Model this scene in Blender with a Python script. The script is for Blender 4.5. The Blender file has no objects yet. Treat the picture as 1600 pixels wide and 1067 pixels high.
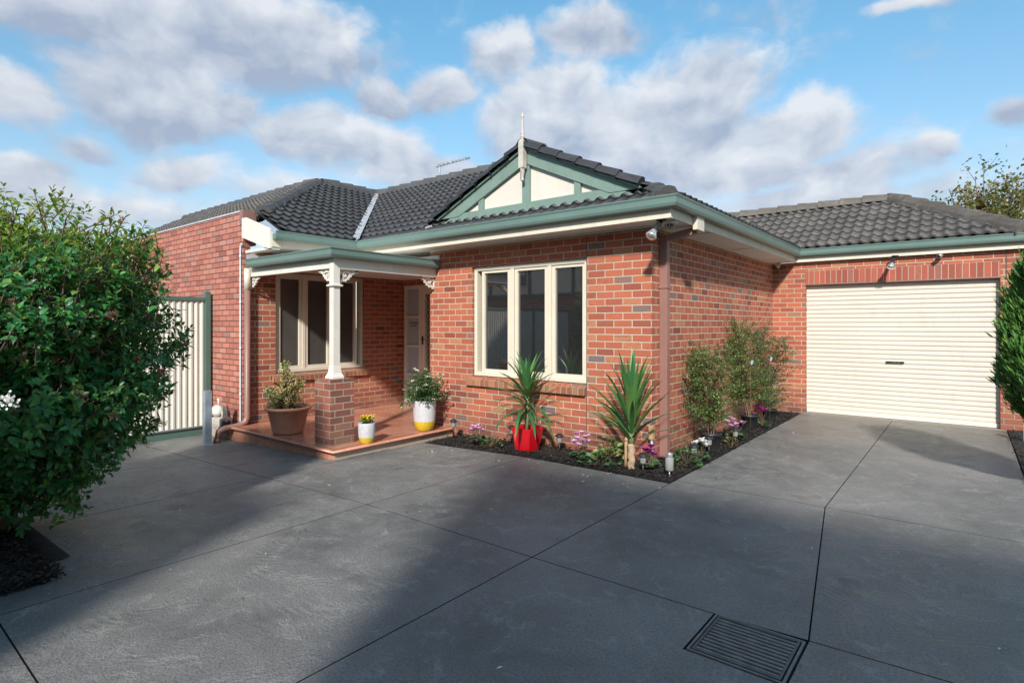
import bpy, bmesh, math, random
import numpy as np
from mathutils import Vector, Matrix

random.seed(7)
rng = np.random.default_rng(11)
R = math.radians
SC = bpy.context.scene
COL = SC.collection

# ------------------------------------------------------------------ camera
CAM_LOC = Vector((2.808, -6.042, 1.58))
cd = bpy.data.cameras.new('Camera')
cam = bpy.data.objects.new('camera', cd)
COL.objects.link(cam)
cam.location = CAM_LOC
cam.rotation_euler = (R(90), 0, math.atan2(0.6259, 0.7799))
cd.sensor_width = 36.0
cd.lens = 886.0 / 1600 * 36
cd.shift_y = -(533.5 - 507.0) / 1600
cd.clip_start = 0.05
cd.clip_end = 2000
SC.camera = cam

# ------------------------------------------------------------------ sun, sky, exposure
SUN_AZ = (0.48, -0.877)          # horizontal direction towards the sun (x, y)
SUN_EL = 33.0
EXPOSURE = 1.52
SC.view_settings.view_transform = 'Standard'
SC.view_settings.look = 'None'
SC.view_settings.gamma = 1.0
SC.view_settings.exposure = EXPOSURE

sd = bpy.data.lights.new('sun', 'SUN')
sd.energy = 2.25
sd.angle = R(3.5)
sd.color = (1.0, 0.945, 0.875)
sun = bpy.data.objects.new('sun', sd)
COL.objects.link(sun)
_h = math.cos(R(SUN_EL))
_n = math.hypot(*SUN_AZ)
SUN_DIR = Vector((SUN_AZ[0] / _n * _h, SUN_AZ[1] / _n * _h, math.sin(R(SUN_EL))))
sun.rotation_euler = SUN_DIR.to_track_quat('Z', 'Y').to_euler()
sun.location = SUN_DIR * 40

F_ = 886.0


class NT:
    """small helper for building node trees"""
    def __init__(self, tree):
        self.t = tree
        tree.nodes.clear()

    def n(self, typ, ins=None, **kw):
        nd = self.t.nodes.new(typ)
        for k, v in kw.items():
            setattr(nd, k, v)
        if ins:
            for k, v in ins.items():
                s = nd.inputs[k]
                if isinstance(v, bpy.types.NodeSocket):
                    self.t.links.new(v, s)
                else:
                    s.default_value = v
        return nd

    def m(self, op, a, b=0.0, c=0.0, clamp=False):
        return self.n('ShaderNodeMath', {0: a, 1: b, 2: c}, operation=op, use_clamp=clamp).outputs[0]

    def vm(self, op, a, b=(0, 0, 0)):
        nd = self.n('ShaderNodeVectorMath', {0: a, 1: b}, operation=op)
        return nd.outputs['Value'] if op in ('LENGTH', 'DOT_PRODUCT', 'DISTANCE') else nd.outputs[0]

    def mix(self, f, a, b, blend='MIX'):
        nd = self.n('ShaderNodeMix', None, data_type='RGBA', blend_type=blend)
        for s, v in (('Factor', f),):
            if isinstance(v, bpy.types.NodeSocket):
                self.t.links.new(v, nd.inputs[0])
            else:
                nd.inputs[0].default_value = v
        for i, v in ((6, a), (7, b)):
            if isinstance(v, bpy.types.NodeSocket):
                self.t.links.new(v, nd.inputs[i])
            else:
                nd.inputs[i].default_value = v if len(v) == 4 else (*v, 1)
        return nd.outputs[2]

    def ramp(self, f, stops, interp='LINEAR'):
        nd = self.n('ShaderNodeValToRGB', {0: f})
        cr = nd.color_ramp
        cr.interpolation = interp
        while len(cr.elements) < len(stops):
            cr.elements.new(0.5)
        for e, (p, c) in zip(cr.elements, stops):
            e.position = p
            e.color = (*c, 1) if len(c) == 3 else c
        return nd.outputs[0]

    def noise(self, vec, scale, detail=4, rough=0.5, dist=0.0):
        return self.n('ShaderNodeTexNoise', {'Vector': vec, 'Scale': scale, 'Detail': detail, 'Roughness': rough, 'Distortion': dist}).outputs[0]

    def mapr(self, v, a, b, c=0.0, d=1.0, smooth=False):
        return self.n('ShaderNodeMapRange', {0: v, 1: a, 2: b, 3: c, 4: d}, interpolation_type='SMOOTHSTEP' if smooth else 'LINEAR').outputs[0]

    def comb(self, x, y, z=0.0):
        return self.n('ShaderNodeCombineXYZ', {0: x, 1: y, 2: z}).outputs[0]


world = bpy.data.worlds.new('World')
SC.world = world
world.use_nodes = True
w = NT(world.node_tree)
sky = w.n('ShaderNodeTexSky', None, sky_type='NISHITA', sun_disc=False)
sky.sun_elevation = R(SUN_EL)
sky.sun_rotation = math.atan2(SUN_AZ[0], SUN_AZ[1])
sky.altitude = 30
sky.air_density = 1.0
sky.dust_density = 0.6
sky.ozone_density = 1.2
SKY_STRENGTH = 0.15
gen = w.n('ShaderNodeTexCoord').outputs['Generated']
dirn = w.vm('NORMALIZE', gen)
sep = w.n('ShaderNodeSeparateXYZ', {0: dirn})
# azimuth measured from the house front (towards (-0.6259, 0.7799)), elevation in radians
fx = w.vm('DOT_PRODUCT', dirn, (0.7799, 0.6259, 0))
fy = w.vm('DOT_PRODUCT', dirn, (-0.6259, 0.7799, 0))
az = w.m('ARCTAN2', fx, fy)
el = w.m('ARCSINE', sep.outputs[2])
uv = w.comb(az, el, 0.0)
wob = w.n('ShaderNodeTexNoise', {'Vector': uv, 'Scale': 6.0, 'Detail': 5.0, 'Roughness': 0.55})
uvw = w.vm('ADD', uv, w.vm('MULTIPLY', w.vm('SUBTRACT', wob.outputs['Color'], (0.5, 0.5, 0.5)), (0.10, 0.075, 0)))


def px_dir(px, py):
    x = (px - 800) / F_
    z = (507 - py) / F_
    return math.atan2(x, 1.0), math.atan2(z, math.hypot(1.0, x))


CLOUDS = [  # centre and radii of the cumulus banks, as seen over the roof
    (330, 35, 300, 95, 1.0), (80, 5, 170, 60, .9), (480, 70, 120, 60, .8),
    (250, 150, 150, 75, 1.0), (350, 175, 90, 50, .85), (20, 150, 80, 55, .9),
    (500, 215, 95, 52, 1.0), (590, 232, 80, 40, .85), (470, 190, 45, 30, .7),
    (600, 148, 52, 30, .85), (690, 142, 46, 40, .9),
    (790, 85, 60, 65, .85), (930, 45, 80, 45, .9), (870, 140, 90, 60, .7),
    (900, 205, 150, 75, 1.0), (1090, 150, 100, 70, 1.0), (1040, 225, 150, 70, 1.0), (1250, 215, 90, 55, 1.0),
    (1140, 265, 150, 45, .9), (1330, 270, 130, 40, .85), (1460, 232, 36, 26, .8), (1420, 8, 70, 18, .7), (1592, 160, 36, 32, .85),
    (40, 272, 75, 34, .9), (115, 235, 70, 26, .65), (305, 265, 75, 30, .75), (200, 325, 300, 32, .6), (640, 272, 110, 34, .85),
    (480, 300, 300, 30, .45), (1250, 320, 300, 30, .6), (900, 300, 300, 40, .6),
]
field = None
vsum, wsum = 0.0, 1e-3
for (cx_, cy_, rx, ry, st) in CLOUDS:
    a0, e0 = px_dir(cx_, cy_)
    a1, _ = px_dir(cx_ + rx * .5, cy_)
    a2, _ = px_dir(cx_ - rx * .5, cy_)
    _, e1 = px_dir(cx_, cy_ - ry)
    ra, re = abs(a1 - a2) * 1.1, abs(e1 - e0) * 1.1
    dd = w.vm('LENGTH', w.vm('MULTIPLY', w.vm('SUBTRACT', uvw, (a0, e0, 0)), (1 / ra, 1 / re, 0)))
    f = w.mapr(dd, 1.35, 0.25, 0.0, st)
    wsum = w.m('ADD', wsum, f)
    vsum = w.m('MULTIPLY_ADD', f, w.m('MULTIPLY', w.m('SUBTRACT', el, e0), 1 / re), vsum)
    field = f if field is None else w.m('SMOOTH_MAX', field, f, 0.12)
back = w.mapr(w.m('ABSOLUTE', az), 0.85, 1.1)
nb = w.noise(uv, 3.0, 3)
field = w.m('MAXIMUM', field, w.m('MULTIPLY', back, w.mapr(nb, 0.48, 0.7)))
uvn = w.vm('MULTIPLY', uvw, (1.0, 1.35, 1.0))
n1 = w.noise(uvn, 7.5, 9, 0.58)
n2 = w.noise(w.vm('ADD', uvn, (0.018, 0.03, 0.0)), 7.5, 5, 0.55)
n3 = w.noise(uvn, 2.6, 3, 0.5)
dens = w.mapr(w.m('ADD', field, w.m('MULTIPLY', w.m('SUBTRACT', n1, 0.5), 1.45)), 0.09, 0.60, 0.0, 1.0, True)
n4 = w.noise(uvn, 6.0, 4, 0.5)
n5 = w.noise(w.vm('ADD', uvn, (-0.02, 0.035, 0.0)), 6.0, 4, 0.5)
rel = w.m('ADD', w.m('MULTIPLY', w.m('SUBTRACT', n1, n2), 1.2), w.m('MULTIPLY', w.m('SUBTRACT', n4, n5), 2.6))
vrel = w.m('MULTIPLY', w.m('DIVIDE', vsum, wsum), 0.60)
bright = w.m('ADD', w.m('ADD', w.m('ADD', 0.50, vrel), rel), w.m('MULTIPLY', w.m('SUBTRACT', n3, 0.5), 0.9), clamp=True)
k_ = 2 ** -EXPOSURE / SKY_STRENGTH
cc = w.mix(bright, (0.40 * k_, 0.46 * k_, 0.59 * k_), (0.84 * k_, 0.86 * k_, 0.90 * k_))
lowf = w.mapr(el, 0.02, 0.5)
tint = w.mix(lowf, (0.42, 0.36, 0.335), (0.335, 0.525, 0.51))
skyc = w.mix(1.0, sky.outputs[0], tint, 'MULTIPLY')
haze_ = w.m('MULTIPLY', w.mapr(el, 0.34, 0.10, 0.0, 0.55, True), w.mapr(w.noise(uvn, 3.2, 5, 0.6), 0.34, 0.66))
skyc = w.mix(haze_, skyc, (0.50 * k_, 0.56 * k_, 0.68 * k_))
fin = w.mix(w.m('MULTIPLY', dens, 0.9), skyc, cc)
bg = w.n('ShaderNodeBackground', {'Color': fin, 'Strength': SKY_STRENGTH})
wo = w.n('ShaderNodeOutputWorld', {'Surface': bg.outputs[0]})
world.cycles.sampling_method = 'MANUAL'
world.cycles.sample_map_resolution = 512

# ------------------------------------------------------------------ materials
MATS = {}


def new_mat(name):
    m = bpy.data.materials.new(name)
    m.use_nodes = True
    MATS[name] = m
    nt = NT(m.node_tree)
    out = nt.n('ShaderNodeOutputMaterial')
    p = nt.n('ShaderNodeBsdfPrincipled')
    nt.t.links.new(p.outputs[0], out.inputs[0])
    return m, nt, p, out


def simple(name, col, rough=0.5, var=0.12, scale=6.0, bump=0.0, bscale=60.0, metal=0.0, spec=0.5, dirt=0.0):
    m, t, p, o = new_mat(name)
    pos = t.n('ShaderNodeTexCoord').outputs['Object']
    nz = t.noise(pos, scale, 5, 0.6)
    a = tuple(c * (1 - var) for c in col)
    b = tuple(min(1, c * (1 + var)) for c in col)
    c = t.ramp(nz, [(0.3, a), (0.7, b)])
    if dirt:
        nd = t.noise(t.vm('MULTIPLY', pos, (1, 1, 0.35)), 9.0, 6, 0.7)
        c = t.mix(t.mapr(nd, 0.52, 0.75, 0, dirt), c, (0.12, 0.10, 0.08))
    t.t.links.new(c, p.inputs['Base Color'])
    p.inputs['Roughness'].default_value = rough
    p.inputs['Metallic'].default_value = metal
    p.inputs['Specular IOR Level'].default_value = spec
    if bump:
        nb_ = t.noise(pos, bscale, 4, 0.6)
        bp = t.n('ShaderNodeBump', {'Height': nb_, 'Strength': bump, 'Distance': 0.004})
        t.t.links.new(bp.outputs[0], p.inputs['Normal'])
    return m


def brick_mat(name, bw=0.24, bh=0.086, joint=0.0125, mortar=(0.50, 0.43, 0.33), swap=False, stack=False, palette=None, off=(0, 0)):
    m, t, p, o = new_mat(name)
    tc = t.n('ShaderNodeTexCoord')
    pos = t.n('ShaderNodeSeparateXYZ', {0: tc.outputs['Object']})
    nor = t.n('ShaderNodeSeparateXYZ', {0: tc.outputs['Normal']})
    ax = t.m('GREATER_THAN', t.m('ABSOLUTE', nor.outputs[0]), 0.5)
    az_ = t.m('GREATER_THAN', t.m('ABSOLUTE', nor.outputs[2]), 0.6)
    u0 = t.m('ADD', t.m('MULTIPLY', pos.outputs[0], t.m('SUBTRACT', 1.0, ax)), t.m('MULTIPLY', pos.outputs[1], ax))
    v0 = t.m('ADD', t.m('MULTIPLY', pos.outputs[2], t.m('SUBTRACT', 1.0, az_)), t.m('MULTIPLY', pos.outputs[1], az_))
    # slight waviness so courses are not ruled with a ruler
    wv = t.noise(tc.outputs['Object'], 3.0, 2)
    v0 = t.m('ADD', v0, t.m('MULTIPLY', t.m('SUBTRACT', wv, 0.5), 0.004))
    if swap:
        u0, v0 = v0, u0
    u0 = t.m('ADD', u0, off[0] + 24.0)
    v0 = t.m('ADD', v0, off[1] + 8.6)
    row = t.m('FLOOR', t.m('DIVIDE', v0, bh))
    if stack:
        uu = t.m('DIVIDE', u0, bw)
    else:
        uu = t.m('ADD', t.m('DIVIDE', u0, bw), t.m('MULTIPLY', t.m('FLOORED_MODULO', row, 2.0), 0.5))
    colm = t.m('FLOOR', uu)
    fu = t.m('MULTIPLY', t.m('SUBTRACT', uu, colm), bw)
    fv = t.m('MULTIPLY', t.m('FRACT', t.m('DIVIDE', v0, bh)), bh)
    du = t.m('MINIMUM', fu, t.m('SUBTRACT', bw, fu))
    dv = t.m('MINIMUM', fv, t.m('SUBTRACT', bh, fv))
    dist = t.m('MINIMUM', du, dv)
    en = t.noise(tc.outputs['Object'], 55.0, 3, 0.6)
    dist = t.m('ADD', dist, t.m('MULTIPLY', t.m('SUBTRACT', en, 0.5), 0.0065))
    mask = t.mapr(dist, joint * 0.5 - 0.0012, joint * 0.5 + 0.0012)
    cell = t.comb(colm, row, 0.0)
    wn = t.n('ShaderNodeTexWhiteNoise', {'Vector': cell}, noise_dimensions='3D')
    wn2 = t.n('ShaderNodeTexWhiteNoise', {'Vector': t.vm('ADD', cell, (7.3, 3.1, 1.7))}, noise_dimensions='3D')
    pal = palette or [(0.0, (0.16, 0.050, 0.036)), (0.055, (0.26, 0.070, 0.045)), (0.36, (0.345, 0.092, 0.053)), (0.82, (0.41, 0.120, 0.064)), (0.94, (0.38, 0.17, 0.09)), (0.975, (0.20, 0.125, 0.10)), (1.0, (0.11, 0.11, 0.12))]
    bc = t.ramp(wn.outputs[0], pal)
    # burnt streaks inside single bricks
    sv = t.comb(t.m('MULTIPLY', u0, 14.0), t.m('MULTIPLY', v0, 60.0), t.m('MULTIPLY', wn2.outputs[0], 40.0))
    st = t.noise(sv, 1.0, 3, 0.6)
    stf = t.m('MULTIPLY', t.mapr(st, 0.50, 0.68), t.mapr(wn2.outputs[0], 0.45, 0.95))
    bc = t.mix(t.m('MULTIPLY', stf, 0.6), bc, (0.11, 0.055, 0.05))
    gr = t.noise(tc.outputs['Object'], 140.0, 3, 0.7)
    bc = t.mix(t.mapr(gr, 0.25, 0.75, 0.0, 0.35), bc, t.mix(0.5, bc, (0.42, 0.16, 0.10)))
    lg = t.noise(tc.outputs['Object'], 0.9, 4, 0.6)
    mc = t.mix(t.mapr(lg, 0.35, 0.7), mortar, tuple(c * 0.80 for c in mortar))
    mg = t.noise(tc.outputs['Object'], 90.0, 3, 0.7)
    mc = t.mix(t.mapr(mg, 0.3, 0.7, 0, 0.4), mc, tuple(c * 0.72 for c in mortar))
    c = t.mix(mask, mc, bc)
    # a little grime of its own on the wall
    c = t.mix(t.mapr(lg, 0.55, 0.85, 0.0, 0.22), c, (0.10, 0.06, 0.05))
    # damp, splashed courses near the ground
    dp = t.m('ADD', pos.outputs[2], t.m('MULTIPLY', t.noise(tc.outputs['Object'], 2.4, 5, 0.65), -0.7))
    c = t.mix(t.mapr(dp, 0.10, -0.30, 0.0, 0.45), c, (0.085, 0.055, 0.045))
    t.t.links.new(c, p.inputs['Base Color'])
    p.inputs['Roughness'].default_value = 0.82
    p.inputs['Specular IOR Level'].default_value = 0.25
    hgt = t.m('ADD', t.m('MULTIPLY', mask, 1.0), t.m('ADD', t.m('MULTIPLY', gr, 0.16), t.m('MULTIPLY', wn2.outputs[0], 0.15)))
    bp = t.n('ShaderNodeBump', {'Height': hgt, 'Strength': 0.7, 'Distance': 0.006})
    t.t.links.new(bp.outputs[0], p.inputs['Normal'])
    return m


def leaf_mat(name, stops, rough=0.45, trans=0.25, tcol=(0.25, 0.45, 0.05), spec=0.4):
    m, t, p, o = new_mat(name)
    g = t.n('ShaderNodeNewGeometry')
    c = t.ramp(g.outputs['Random Per Island'], stops)
    pos = t.n('ShaderNodeTexCoord').outputs['Object']
    nz = t.noise(pos, 3.0, 3)
    c = t.mix(t.mapr(nz, 0.35, 0.7, 0, 0.35), c, t.mix(0.5, c, stops[0][1]))
    t.t.links.new(c, p.inputs['Base Color'])
    p.inputs['Roughness'].default_value = rough
    p.inputs['Specular IOR Level'].default_value = spec
    tr = t.n('ShaderNodeBsdfTranslucent', {'Color': t.mix(0.5, c, (*tcol, 1))})
    mx = t.n('ShaderNodeMixShader', {0: trans, 1: p.outputs[0], 2: tr.outputs[0]})
    t.t.links.new(mx.outputs[0], o.inputs[0])
    return m


M_BRICK = brick_mat('brick')
M_BRICK_DARKJOINT = brick_mat('boundary_brick', mortar=(0.075, 0.055, 0.048), palette=[(0.0, (0.24, 0.095, 0.08)), (0.2, (0.36, 0.13, 0.10)), (0.7, (0.44, 0.17, 0.125)), (0.92, (0.46, 0.21, 0.16)), (1.0, (0.24, 0.15, 0.14))])  # dark joints and paler bricks painted for raking sun on this wall
M_SOLDIER = brick_mat('soldier_brick', mortar=(0.40, 0.33, 0.25), bw=0.24, bh=0.086, swap=True, stack=True, off=(0.103, 0), palette=[(0.0, (0.24, 0.058, 0.042)), (0.4, (0.33, 0.082, 0.055)), (0.85, (0.38, 0.10, 0.065)), (1.0, (0.22, 0.10, 0.085))])
M_SILL = brick_mat('sill_brick', bw=0.50, bh=0.086, swap=True, stack=True, off=(0.1, 0), mortar=(0.36, 0.29, 0.2), palette=[(0.0, (0.22, 0.075, 0.045)), (0.5, (0.30, 0.115, 0.06)), (0.8, (0.34, 0.17, 0.09)), (1.0, (0.19, 0.13, 0.07))])
M_PIER = brick_mat('pier_brick', bw=0.24, off=(0.07, 0.02), mortar=(0.36, 0.31, 0.25), palette=[(0.0, (0.13, 0.06, 0.045)), (0.4, (0.21, 0.075, 0.055)), (0.75, (0.28, 0.10, 0.07)), (1.0, (0.22, 0.14, 0.10))])
M_NEIGHBOUR = brick_mat('neighbour_brick', mortar=(0.4, 0.35, 0.3))
M_CREAM = simple('cream_paint', (0.60, 0.54, 0.44), 0.45, 0.05, 2.0, dirt=0.18)
M_WHITE = simple('white_paint', (0.62, 0.59, 0.53), 0.45, 0.04, 3.0, dirt=0.15)
M_OLDWHITE = simple('weathered_white_timber', (0.44, 0.41, 0.36), 0.6, 0.2, 14.0, bump=0.3, bscale=40, dirt=0.5)
M_GABLE = simple('gable_sheet', (0.56, 0.52, 0.46), 0.55, 0.04, 1.5, dirt=0.08)
M_SOFFIT = simple('soffit_sheet', (0.72, 0.69, 0.64), 0.6, 0.05, 2.0)
M_GREEN = simple('green_gutter_paint', (0.125, 0.195, 0.175), 0.38, 0.08, 2.0, dirt=0.12)
M_GREENTRIM = simple('green_trim_paint', (0.155, 0.225, 0.195), 0.5, 0.10, 5.0, dirt=0.12)
M_DOOR = simple('entry_frame_paint', (0.74, 0.70, 0.62), 0.4, 0.04, 3.0, dirt=0.06)
M_FRAME = simple('window_frame_paint', (0.60, 0.54, 0.44), 0.4, 0.04, 3.0, dirt=0.10)
M_MAUVE = simple('brick_red_pipe_paint', (0.24, 0.125, 0.105), 0.45, 0.08, 3.0, dirt=0.15)
M_PVC = simple('grey_pvc', (0.62, 0.68, 0.74), 0.4, 0.05, 3.0)
M_GALV = simple('galvanised_steel', (0.30, 0.35, 0.40), 0.5, 0.2, 12.0, metal=0.35)
M_FLASH = simple('zinc_flashing', (0.52, 0.55, 0.59), 0.45, 0.12, 6.0, metal=0.3)
M_DOORSTEEL = simple('cream_roller_steel', (0.58, 0.53, 0.455), 0.36, 0.05, 0.8, bump=0.5, bscale=2.5, dirt=0.14)
M_FENCE = simple('cream_fence_steel', (0.62, 0.60, 0.52), 0.45, 0.05, 1.5, dirt=0.12)
M_FENCEGREEN = simple('green_fence_steel', (0.075, 0.135, 0.11), 0.45, 0.08, 3.0)
M_BLACK = simple('black_plastic', (0.018, 0.018, 0.02), 0.45, 0.2, 8.0)
M_CHROME = simple('lamp_silver', (0.72, 0.74, 0.76), 0.18, 0.1, 20.0, metal=0.8)
M_STEEL = simple('stainless', (0.55, 0.56, 0.57), 0.3, 0.1, 20.0, metal=0.8)
M_TERRA = simple('terracotta_pot', (0.54, 0.27, 0.175), 0.75, 0.14, 8.0, bump=0.15, bscale=80, dirt=0.15)
M_POTWHITE = simple('pot_pale_cement', (0.44, 0.44, 0.46), 0.8, 0.10, 30.0, bump=0.2, bscale=120, dirt=0.3)
M_POTYELLOW = simple('pot_yellow_glaze', (0.52, 0.36, 0.02), 0.3, 0.08, 9.0, dirt=0.2)
M_RED = simple('red_gloss_pot', (0.47, 0.006, 0.014), 0.2, 0.10, 9.0, dirt=0.10)
M_SOIL = simple('potting_soil', (0.028, 0.020, 0.015), 0.95, 0.4, 40.0, bump=0.8, bscale=60)
M_MULCHBED = simple('black_mulch', (0.012, 0.011, 0.010), 0.9, 0.5, 30.0, bump=1.0, bscale=50)
M_BARK = simple('bark', (0.12, 0.085, 0.06), 0.9, 0.3, 18.0, bump=0.8, bscale=40)
M_STEM = simple('plant_stem', (0.13, 0.085, 0.05), 0.7, 0.2, 20.0)
M_REDSTEM = simple('red_flower_stem', (0.20, 0.055, 0.045), 0.6, 0.3, 20.0)
M_YUCCASTEM = simple('yucca_stem', (0.16, 0.21, 0.09), 0.7, 0.25, 30.0, bump=0.6, bscale=50)
M_YUCCATRUNK = simple('yucca_cane', (0.34, 0.24, 0.16), 0.85, 0.3, 25.0, bump=0.8, bscale=50)
M_IRON = simple('cast_iron', (0.21, 0.195, 0.18), 0.5, 0.3, 12.0, bump=0.2, bscale=60, metal=0.4)
M_RUST = simple('rusty_iron', (0.26, 0.12, 0.07), 0.8, 0.35, 25.0, bump=0.3)
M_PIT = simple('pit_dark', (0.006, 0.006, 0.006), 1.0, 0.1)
M_BASE = simple('joint_shadow_base', (0.012, 0.011, 0.010), 1.0, 0.4, 20.0)
M_THRESH = simple('threshold_concrete', (0.26, 0.22, 0.175), 0.9, 0.15, 14.0, bump=0.4)
M_METER = simple('gas_meter_grey', (0.42, 0.40, 0.36), 0.55, 0.1, 10.0, dirt=0.2)
M_METERBASE = simple('gas_meter_case', (0.33, 0.30, 0.25), 0.55, 0.1, 10.0, dirt=0.25)
M_WOODSTAKE = simple('stake_timber', (0.36, 0.23, 0.11), 0.8, 0.25, 20.0)
M_BRASS = simple('tap_brass', (0.45, 0.36, 0.20), 0.4, 0.2, 20.0, metal=0.7)
M_LAGGING = simple('pipe_lagging', (0.58, 0.50, 0.42), 0.8, 0.2, 30.0)
M_BLUE = simple('blue_plastic', (0.05, 0.10, 0.26), 0.4, 0.1)
M_RENDER = simple('cream_render', (0.78, 0.70, 0.56), 0.8, 0.06, 2.0)
M_DARKTRIM = simple('dark_trim', (0.07, 0.08, 0.085), 0.5, 0.1)
M_EXPJOINT = simple('expansion_joint_mastic', (0.10, 0.055, 0.045), 0.8, 0.1)
M_INK = simple('sticker_ink', (0.10, 0.02, 0.02), 0.6, 0.1)
M_PAPER = simple('fallen_petal', (0.72, 0.68, 0.62), 0.7, 0.1)
M_BROWNLEAF = simple('dry_leaf', (0.22, 0.12, 0.05), 0.8, 0.4, 30.0)


def roof_mat(name, base, top, mottle=0.25):
    m, t, p, o = new_mat(name)
    pos = t.n('ShaderNodeTexCoord').outputs['Object']
    a = t.noise(pos, 1.6, 4, 0.6)
    b = t.noise(pos, 45.0, 4, 0.7)
    isl = t.n('ShaderNodeNewGeometry').outputs['Random Per Island']
    c = t.mix(t.mapr(a, 0.3, 0.7), base, top)
    c = t.mix(t.mapr(b, 0.35, 0.75, 0.0, mottle), c, tuple(x * 1.9 for x in top))
    c = t.mix(t.m('MULTIPLY', isl, 0.35), c, tuple(x * 0.6 for x in base))
    lc = t.noise(pos, 11.0, 5, 0.7)
    c = t.mix(t.mapr(lc, 0.56, 0.72, 0.0, 0.5), c, tuple(min(1, x * 2.6) for x in top))
    cell_ = t.n('ShaderNodeTexVoronoi', {'Vector': t.vm('MULTIPLY', pos, (1, 1, 2.0)), 'Scale': 3.4})
    c = t.mix(t.m('MULTIPLY', t.n('ShaderNodeSeparateColor', {0: cell_.outputs['Color']}).outputs[0], 0.45), c, tuple(x * 0.55 for x in base))
    t.t.links.new(c, p.inputs['Base Color'])
    p.inputs['Roughness'].default_value = 0.62
    p.inputs['Specular IOR Level'].default_value = 0.45
    bp = t.n('ShaderNodeBump', {'Height': b, 'Strength': 0.35, 'Distance': 0.004})
    t.t.links.new(bp.outputs[0], p.inputs['Normal'])
    return m


M_TILE = roof_mat('charcoal_roof_tile', (0.017, 0.018, 0.021), (0.036, 0.037, 0.042))
M_TILESUN = roof_mat('sunlit_roof_tile', (0.050, 0.048, 0.048), (0.105, 0.095, 0.087), 0.4)  # lighter beige copy of the charcoal tile, standing in for sun on it
M_CAP = roof_mat('ridge_cap_tile', (0.060, 0.060, 0.062), (0.085, 0.082, 0.080))
M_CAPSUN = roof_mat('sunlit_ridge_cap', (0.085, 0.074, 0.064), (0.135, 0.115, 0.098), 0.4)  # beige cap colour paints in the sun on the garage ridge and hip


def glass_mat(name, base, rough=0.03, ior=1.9, mesh=False):
    m, t, p, o = new_mat(name)
    p.inputs['Base Color'].default_value = (*base, 1)
    p.inputs['Roughness'].default_value = rough
    p.inputs['IOR'].default_value = ior
    pos = t.n('ShaderNodeTexCoord').outputs['Object']
    nz = t.noise(pos, 1.3, 2)
    bp = t.n('ShaderNodeBump', {'Height': nz, 'Strength': 0.06, 'Distance': 0.02})
    t.t.links.new(bp.outputs[0], p.inputs['Normal'])
    if mesh:
        nn = t.noise(pos, 2.2, 3)
        t.t.links.new(t.mix(t.mapr(nn, 0.3, 0.7), base, tuple(c * 1.5 for c in base)), p.inputs['Base Color'])
    return m


M_GLASS = glass_mat('dark_window_glass', (0.016, 0.017, 0.018), 0.02, 2.8)
M_MESHGLASS = glass_mat('flyscreen_pane', (0.048, 0.046, 0.043), 0.28, 1.6, True)
M_FROST = glass_mat('frosted_pane', (0.42, 0.49, 0.54), 0.25, 1.5)
M_CLEAR = glass_mat('lamp_glass', (0.22, 0.23, 0.22), 0.08, 1.45)


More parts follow.
